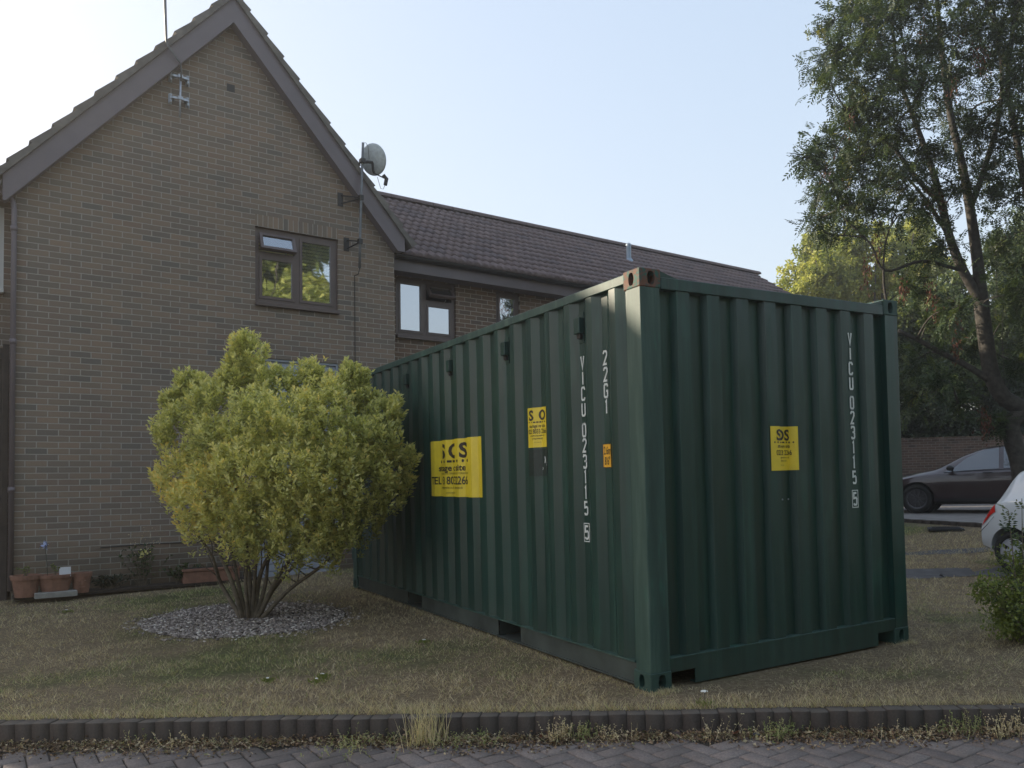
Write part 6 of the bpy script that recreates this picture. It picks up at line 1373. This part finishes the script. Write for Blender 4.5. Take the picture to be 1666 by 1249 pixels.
for sd in (-1, 1):
    f = lambda t: 1.62 + (t - 6) * 0.62
    rc.patch('side_window', lambda t: 1.52 + (t - 6.12) * 0.52, 2.68, 6.12, 7.75, M['car_glass'], sd)
    rc.patch('side_window', 2.78, lambda t: 3.86 - (t - 6.12) * 0.22, 6.12, 7.75, M['car_glass'], sd)
    rc.line('door_seam', [(1.55, .9), (1.52, 3), (1.56, 5.9)], side=sd); rc.line('door_seam', [(2.72, .9), (2.72, 3), (2.73, 6.1)], side=sd)
    for hx in (2.45, 3.50):
        bm = BM(); y, z = rc.P(hx, 5.1); tube(bm, [(hx - 0.10, sd * (y + 0.004), z), (hx - 0.06, sd * (y + 0.022), z + 0.004), (hx + 0.06, sd * (y + 0.022), z + 0.004), (hx + 0.10, sd * (y + 0.004), z)], 0.011, 6); from_bm('door_handle', bm, M['black'], rc.bodyo)
    rc.line('window_trim', [(1.50, 6.08), (2.0, 6.08), (2.7, 6.08), (3.3, 6.08), (3.9, 6.08)], 0.010, sd)
    rc.patch('sill_trim', 1.30, 3.33, 0.6, 1.6, M['black'], sd)
    bm = BM(); y, z = rc.P(1.72, 6.1); lathe(bm, [(0.02, -.11), (.075, -.09), (.09, 0), (.08, .08), (.02, .10)], 12, (0, 0, 0), Matrix.Translation((1.66, sd * (y + .13), z + .09)) @ Matrix.Rotation(R(90), 4, 'X') @ Matrix.Scale(0.75, 4, (0, 1, 0)))
    tube(bm, [(1.70, sd * (y - 0.02), z + .01), (1.68, sd * (y + .08), z + .05)], 0.022, 6); from_bm('wing_mirror', bm, M['black'], rc.root, smooth=True)
    rc.patch('headlight', 0.14, 0.52, 4.9, 5.9, M['lamp_clear'], sd)
    rc.patch('tail_light', 4.35, 4.64, 5.1, 5.9, M['lamp_red'], sd)
    for wx in (0.88, 3.76): rc.wheel(wx, sd, M['alloy_dark'], 10, True)
rc.top('windscreen', 1.42, 2.28, M['car_glass']); rc.top('roof_glass', 2.40, 3.9, M['car_glass'])
# white city car, tail towards the lawn, nose out of the picture
c1 = Vector((7.66 + 0.77, 2.36 - 2.93, -0.172))
wc = Car('parked_car', 'small white hatchback at the right edge, its tail and rear wheel beside the path', tuple(c1), (0, 0, math.atan2(1, 0.06)), dict(L=3.40, r=0.285, track=0.745, wheels=(0.56, 2.90),
    top=[(0, .55), (.06, .68), (.3, .83), (.7, .93), (.85, .98), (1.3, 1.27), (1.6, 1.42), (2.1, 1.475), (2.6, 1.46), (2.84, 1.41), (2.95, 1.36), (3.08, 1.16), (3.22, .96), (3.31, .84), (3.37, .72), (3.40, .62)],
    belt=[(0, .5), (.3, .74), (.8, .86), (1.2, .90), (2.4, .95), (2.9, 1.00), (3.2, .90), (3.45, .56)],
    w=[(0, .55), (.1, .68), (.35, .76), (.8, .79), (2.7, .80), (3.1, .77), (3.3, .72), (3.45, .62)],
    bot=[(0, .28), (.4, .2), (1, .19), (2.8, .2), (3.2, .24), (3.45, .32)],
    wr=[(0, .45), (.8, .66), (1.2, .62), (1.8, .53), (2.6, .53), (3.0, .54), (3.45, .50)]), M['paint_wht'])
wc.body()
for sd in (-1, 1):
    wc.patch('side_window', lambda t: 1.06 + (t - 6.15) * 0.42, 1.84, 6.15, 7.6, M['car_glass'], sd)
    wc.patch('side_window', 1.92, lambda t: 2.62 - (t - 6.15) * 0.06, 6.15, 7.6, M['car_glass'], sd)
    wc.line('door_seam', [(1.88, .9), (1.88, 3), (1.88, 7.8)], side=sd); wc.line('door_seam', [(2.58, 3.2), (2.66, 5), (2.68, 6.1)], side=sd)
    wc.line('bumper_seam', [(3.15, 3.9), (3.28, 3.6), (3.42, 3.4)], side=sd)
    wc.patch('tail_light', lambda t: 3.13 + (t - 4.6) * 0.02, lambda t: 3.37 - (t - 4.6) * 0.06, 4.3, 6.1, M['lamp_red'], sd, off=0.010)
    wc.patch('headlight', 0.12, 0.42, 4.7, 5.8, M['lamp_clear'], sd)
    bm = BM(); y, z = wc.P(1.15, 6.1); lathe(bm, [(0.02, -.09), (.065, -.07), (.075, 0), (.065, .07), (.02, .09)], 12, (0, 0, 0), Matrix.Translation((1.12, sd * (y + .11), z + .07)) @ Matrix.Rotation(R(90), 4, 'X')); from_bm('wing_mirror', bm, M['paint_wht'], wc.root, smooth=True)
    for wx in (0.56, 2.90): wc.wheel(wx, sd, M['alloy'], 6, False)
wc.top('windscreen', 0.95, 1.52, M['car_glass']); wc.top('rear_screen', 3.02, 3.17, M['car_glass'], fr=0.8)

# ------------------------------------------------------------------ pots and plants along the gable wall
def pot(x, y, r, h, label, z=0.0, cat='plant pot', squash=1.0, saucer=False):
    e = hempty('plant_pot', x, y, z); tag(e, label, cat, 'pots along the gable wall')
    sq = Matrix.Scale(squash, 4, (1, 0, 0))
    bm = BM(); lathe(bm, [(r * 0.68, 0), (r * 0.90, h * 0.80), (r * 0.98, h * 0.80), (r * 1.02, h), (r * 0.90, h), (r * 0.88, h * 0.9), (0.001, h * 0.88)], 24, (0, 0, 0), sq); from_bm('pot_body', bm, M['terracotta'], e)
    bm = BM(); lathe(bm, [(r * 0.87, h * 0.89), (0.001, h * 0.92)], 20, (0, 0, 0), sq); from_bm('compost', bm, M['soil'], e); return e
def sprig(e, n, h, sp, leaf, tint, z0, seed, mat='leaf_far', stem='leaf_rowan'):
    g_ = np.random.default_rng(seed); bm = BM(); P_, D_ = [], []
    for k in range(n):
        s = Vector((g_.normal(0, sp * 0.3), g_.normal(0, sp * 0.2), z0)); t_ = s + Vector((g_.normal(0, sp), g_.normal(0, sp * 0.4), h * g_.uniform(0.6, 1))); o_ = skin_tube(bm, [s, (s + t_) / 2 + Vector((0.01, 0, 0.02)), t_], 0.004, 0.0018, 5, 3)
        for q in range(10): P_.append(tuple(o_[g_.integers(2, len(o_))])); D_.append(g_.normal(0, 1, 3) + [0, 0, 0.3])
    from_bm('stems', bm, M['bark_bush'], e); V, F = leaves(np.array(P_), np.array(D_), leaf, leaf * 0.5); np_mesh('leaves', V, F, M[mat], e, tint=np.clip(np.repeat(g_.normal(tint, 0.2, len(P_)), 4), 0, 1))
p = pot(0.115, -0.36, 0.155, 0.25, 'round terracotta pot at the left end of the row'); sprig(p, 5, 0.16, 0.05, 0.03, 0.3, 0.22, 1)
sl_ = hempty('concrete_slab', 0.40, -0.36, 0); bm = BM(); box(bm, -0.21, 0.21, -0.16, 0.16, -0.02, 0.045, bev=0.005); o = from_bm('slab', bm, M['slab'], sl_); tag(sl_, 'pale concrete slab under the wide terracotta bowl', 'slab')
p = pot(0.40, -0.36, 0.16, 0.19, 'wide terracotta bowl with a white plant label, on the concrete slab', z=0.047, squash=1.25); sprig(p, 4, 0.14, 0.06, 0.03, 0.3, 0.17, 2)
bm = BM(); box(bm, 0.04, 0.145, -0.115, -0.112, 0.165, 0.275); box(bm, 0.03, 0.05, -0.111, -0.108, 0.19, 0.26); from_bm('plant_label', bm, M['white_plastic'], p)
bm = BM(); tube(bm, [(-0.07, 0.05, 0.16), (-0.085, 0.05, 0.38), (-0.10, 0.05, 0.52)], 0.003, 5)
st = from_bm('stem', bm, M['leaf_rowan'], p); V, F = leaves(rng.normal(0, 0.012, (16, 3)) + [-0.10, 0.05, 0.53], rng.normal(0, 1, (16, 3)) + [0, 0, .4], 0.055, 0.03)
M['petal_blue'] = mat_simple('pale blue petal', (0.42, 0.48, 0.72), 0.7, 0.1, 30); np_mesh('blossom', V, F, M['petal_blue'], p)
p = pot(0.665, -0.34, 0.115, 0.235, 'narrow terracotta pot with a moulded face, right of the bowl'); bm = BM()
for a, z in ((-0.03, 0.14), (0.03, 0.14)): lathe(bm, [(0.012, 0), (0.001, 0.012)], 10, (0, 0, 0), Matrix.Translation((a, -0.095, z)) @ Matrix.Rotation(R(90), 4, 'X'))
box(bm, -0.008, 0.008, -0.115, -0.09, 0.095, 0.135); box(bm, -0.03, 0.03, -0.105, -0.085, 0.065, 0.078); from_bm('moulding', bm, M['terracotta'], p)
e = hempty('trough_planter', 2.13, -0.24, 0); tag(e, 'long low terracotta trough planter against the wall behind the golden shrub', 'planter'); bm = BM()
box(bm, -0.34, 0.34, -0.09, 0.09, 0.0, 0.15, bev=0.006); box(bm, -0.355, 0.355, -0.105, 0.105, 0.1505, 0.185, bev=0.004); from_bm('trough', bm, M['terracotta'], e); bm = BM(); box(bm, -0.32, 0.32, -0.075, 0.075, 0.1855, 0.190); from_bm('compost', bm, M['soil'], e)
e = hempty('wall_plant', 1.33, -0.16, 0); tag(e, 'leafy plant with a yellow bloom growing against the gable wall', 'plant'); sprig(e, 26, 0.52, 0.10, 0.045, 0.35, 0.0, 9, 'leaf_dark')
g_ = np.random.default_rng(4); P_ = g_.normal(0, 1, (26, 3)) * [0.035, 0.02, 0.03] + [0.02, -0.05, 0.42]; V, F = leaves(P_, g_.normal(0, 1, (26, 3)), 0.035, 0.022); np_mesh('bloom', V, F, M['leaf_bush'], e, tint=np.full(len(V), 0.75))
P_ = g_.normal(0, 1, (60, 3)) * [0.12, 0.05, 0.08] + [0.0, -0.03, 0.56]; V, F = leaves(P_, g_.normal(0, 1, (60, 3)), 0.022, 0.016); np_mesh('seed_heads', V, F, M['litter'], e, tint=np.full(len(V), 0.85))
e = hempty('wall_plant', 1.78, -0.20, 0); tag(e, 'low dark spiky plant beside the trough planter', 'plant'); sprig(e, 22, 0.24, 0.11, 0.06, 0.3, 0.0, 10, 'leaf_dark')
e = hempty('wall_plant', 0.97, -0.18, 0); tag(e, 'low dark ground plant right of the narrow pot', 'plant'); sprig(e, 40, 0.16, 0.13, 0.05, 0.2, 0.0, 12, 'leaf_ivy')
# low cable clipped along the wall
bm = BM(); tube(bm, [(0.9, -0.008, 0.50), (1.5, -0.008, 0.515), (2.3, -0.008, 0.50), (2.75, -0.008, 0.49)], 0.006, 5); o = from_bm('wall_cable', bm, M['cable'], gh)

# iron cover lying in the far lawn
dc_ = empty('drain_cover', (11.75, 6.0, float(gz(11.75, 6.0)) + 0.004), (0, 0, -0.9)); tag(dc_, 'dark iron drain cover set in the far lawn in front of the raised drive', 'drain cover')
bm = BM(); box(bm, -0.32, 0.32, -0.24, 0.24, 0.0, 0.045, bev=0.006); from_bm('frame', bm, M['black'], dc_)
bm = BM(); box(bm, -0.27, 0.27, -0.19, 0.19, 0.0455, 0.056, bev=0.004)
for k in range(6): box(bm, -0.25, 0.25, -0.165 + k * 0.06, -0.14 + k * 0.06, 0.0565, 0.061)
from_bm('cover', bm, M['gutter'], dc_)
# ------------------------------------------------------------------ added air volume, its glow stands in for lens glare
t = NT('lens glare veil'); t.t.nodes.remove(t.b)
pvn = t.n('VolumePrincipled', {'Color': (0.95, 0.93, 0.90, 1), 'Density': 0.0032, 'Anisotropy': 0.75})
t.t.links.new(pvn.outputs[0], t.out.inputs['Volume'])
bm = BM(); box(bm, -1500, 1500, -1500, 1500, -1.6, 18.5); hz_ = from_bm('glare_haze', bm, t.m); tag(hz_, 'added thin bright veil in the air over the whole garden, standing in for lens glare', 'glare_haze', kind='stuff')
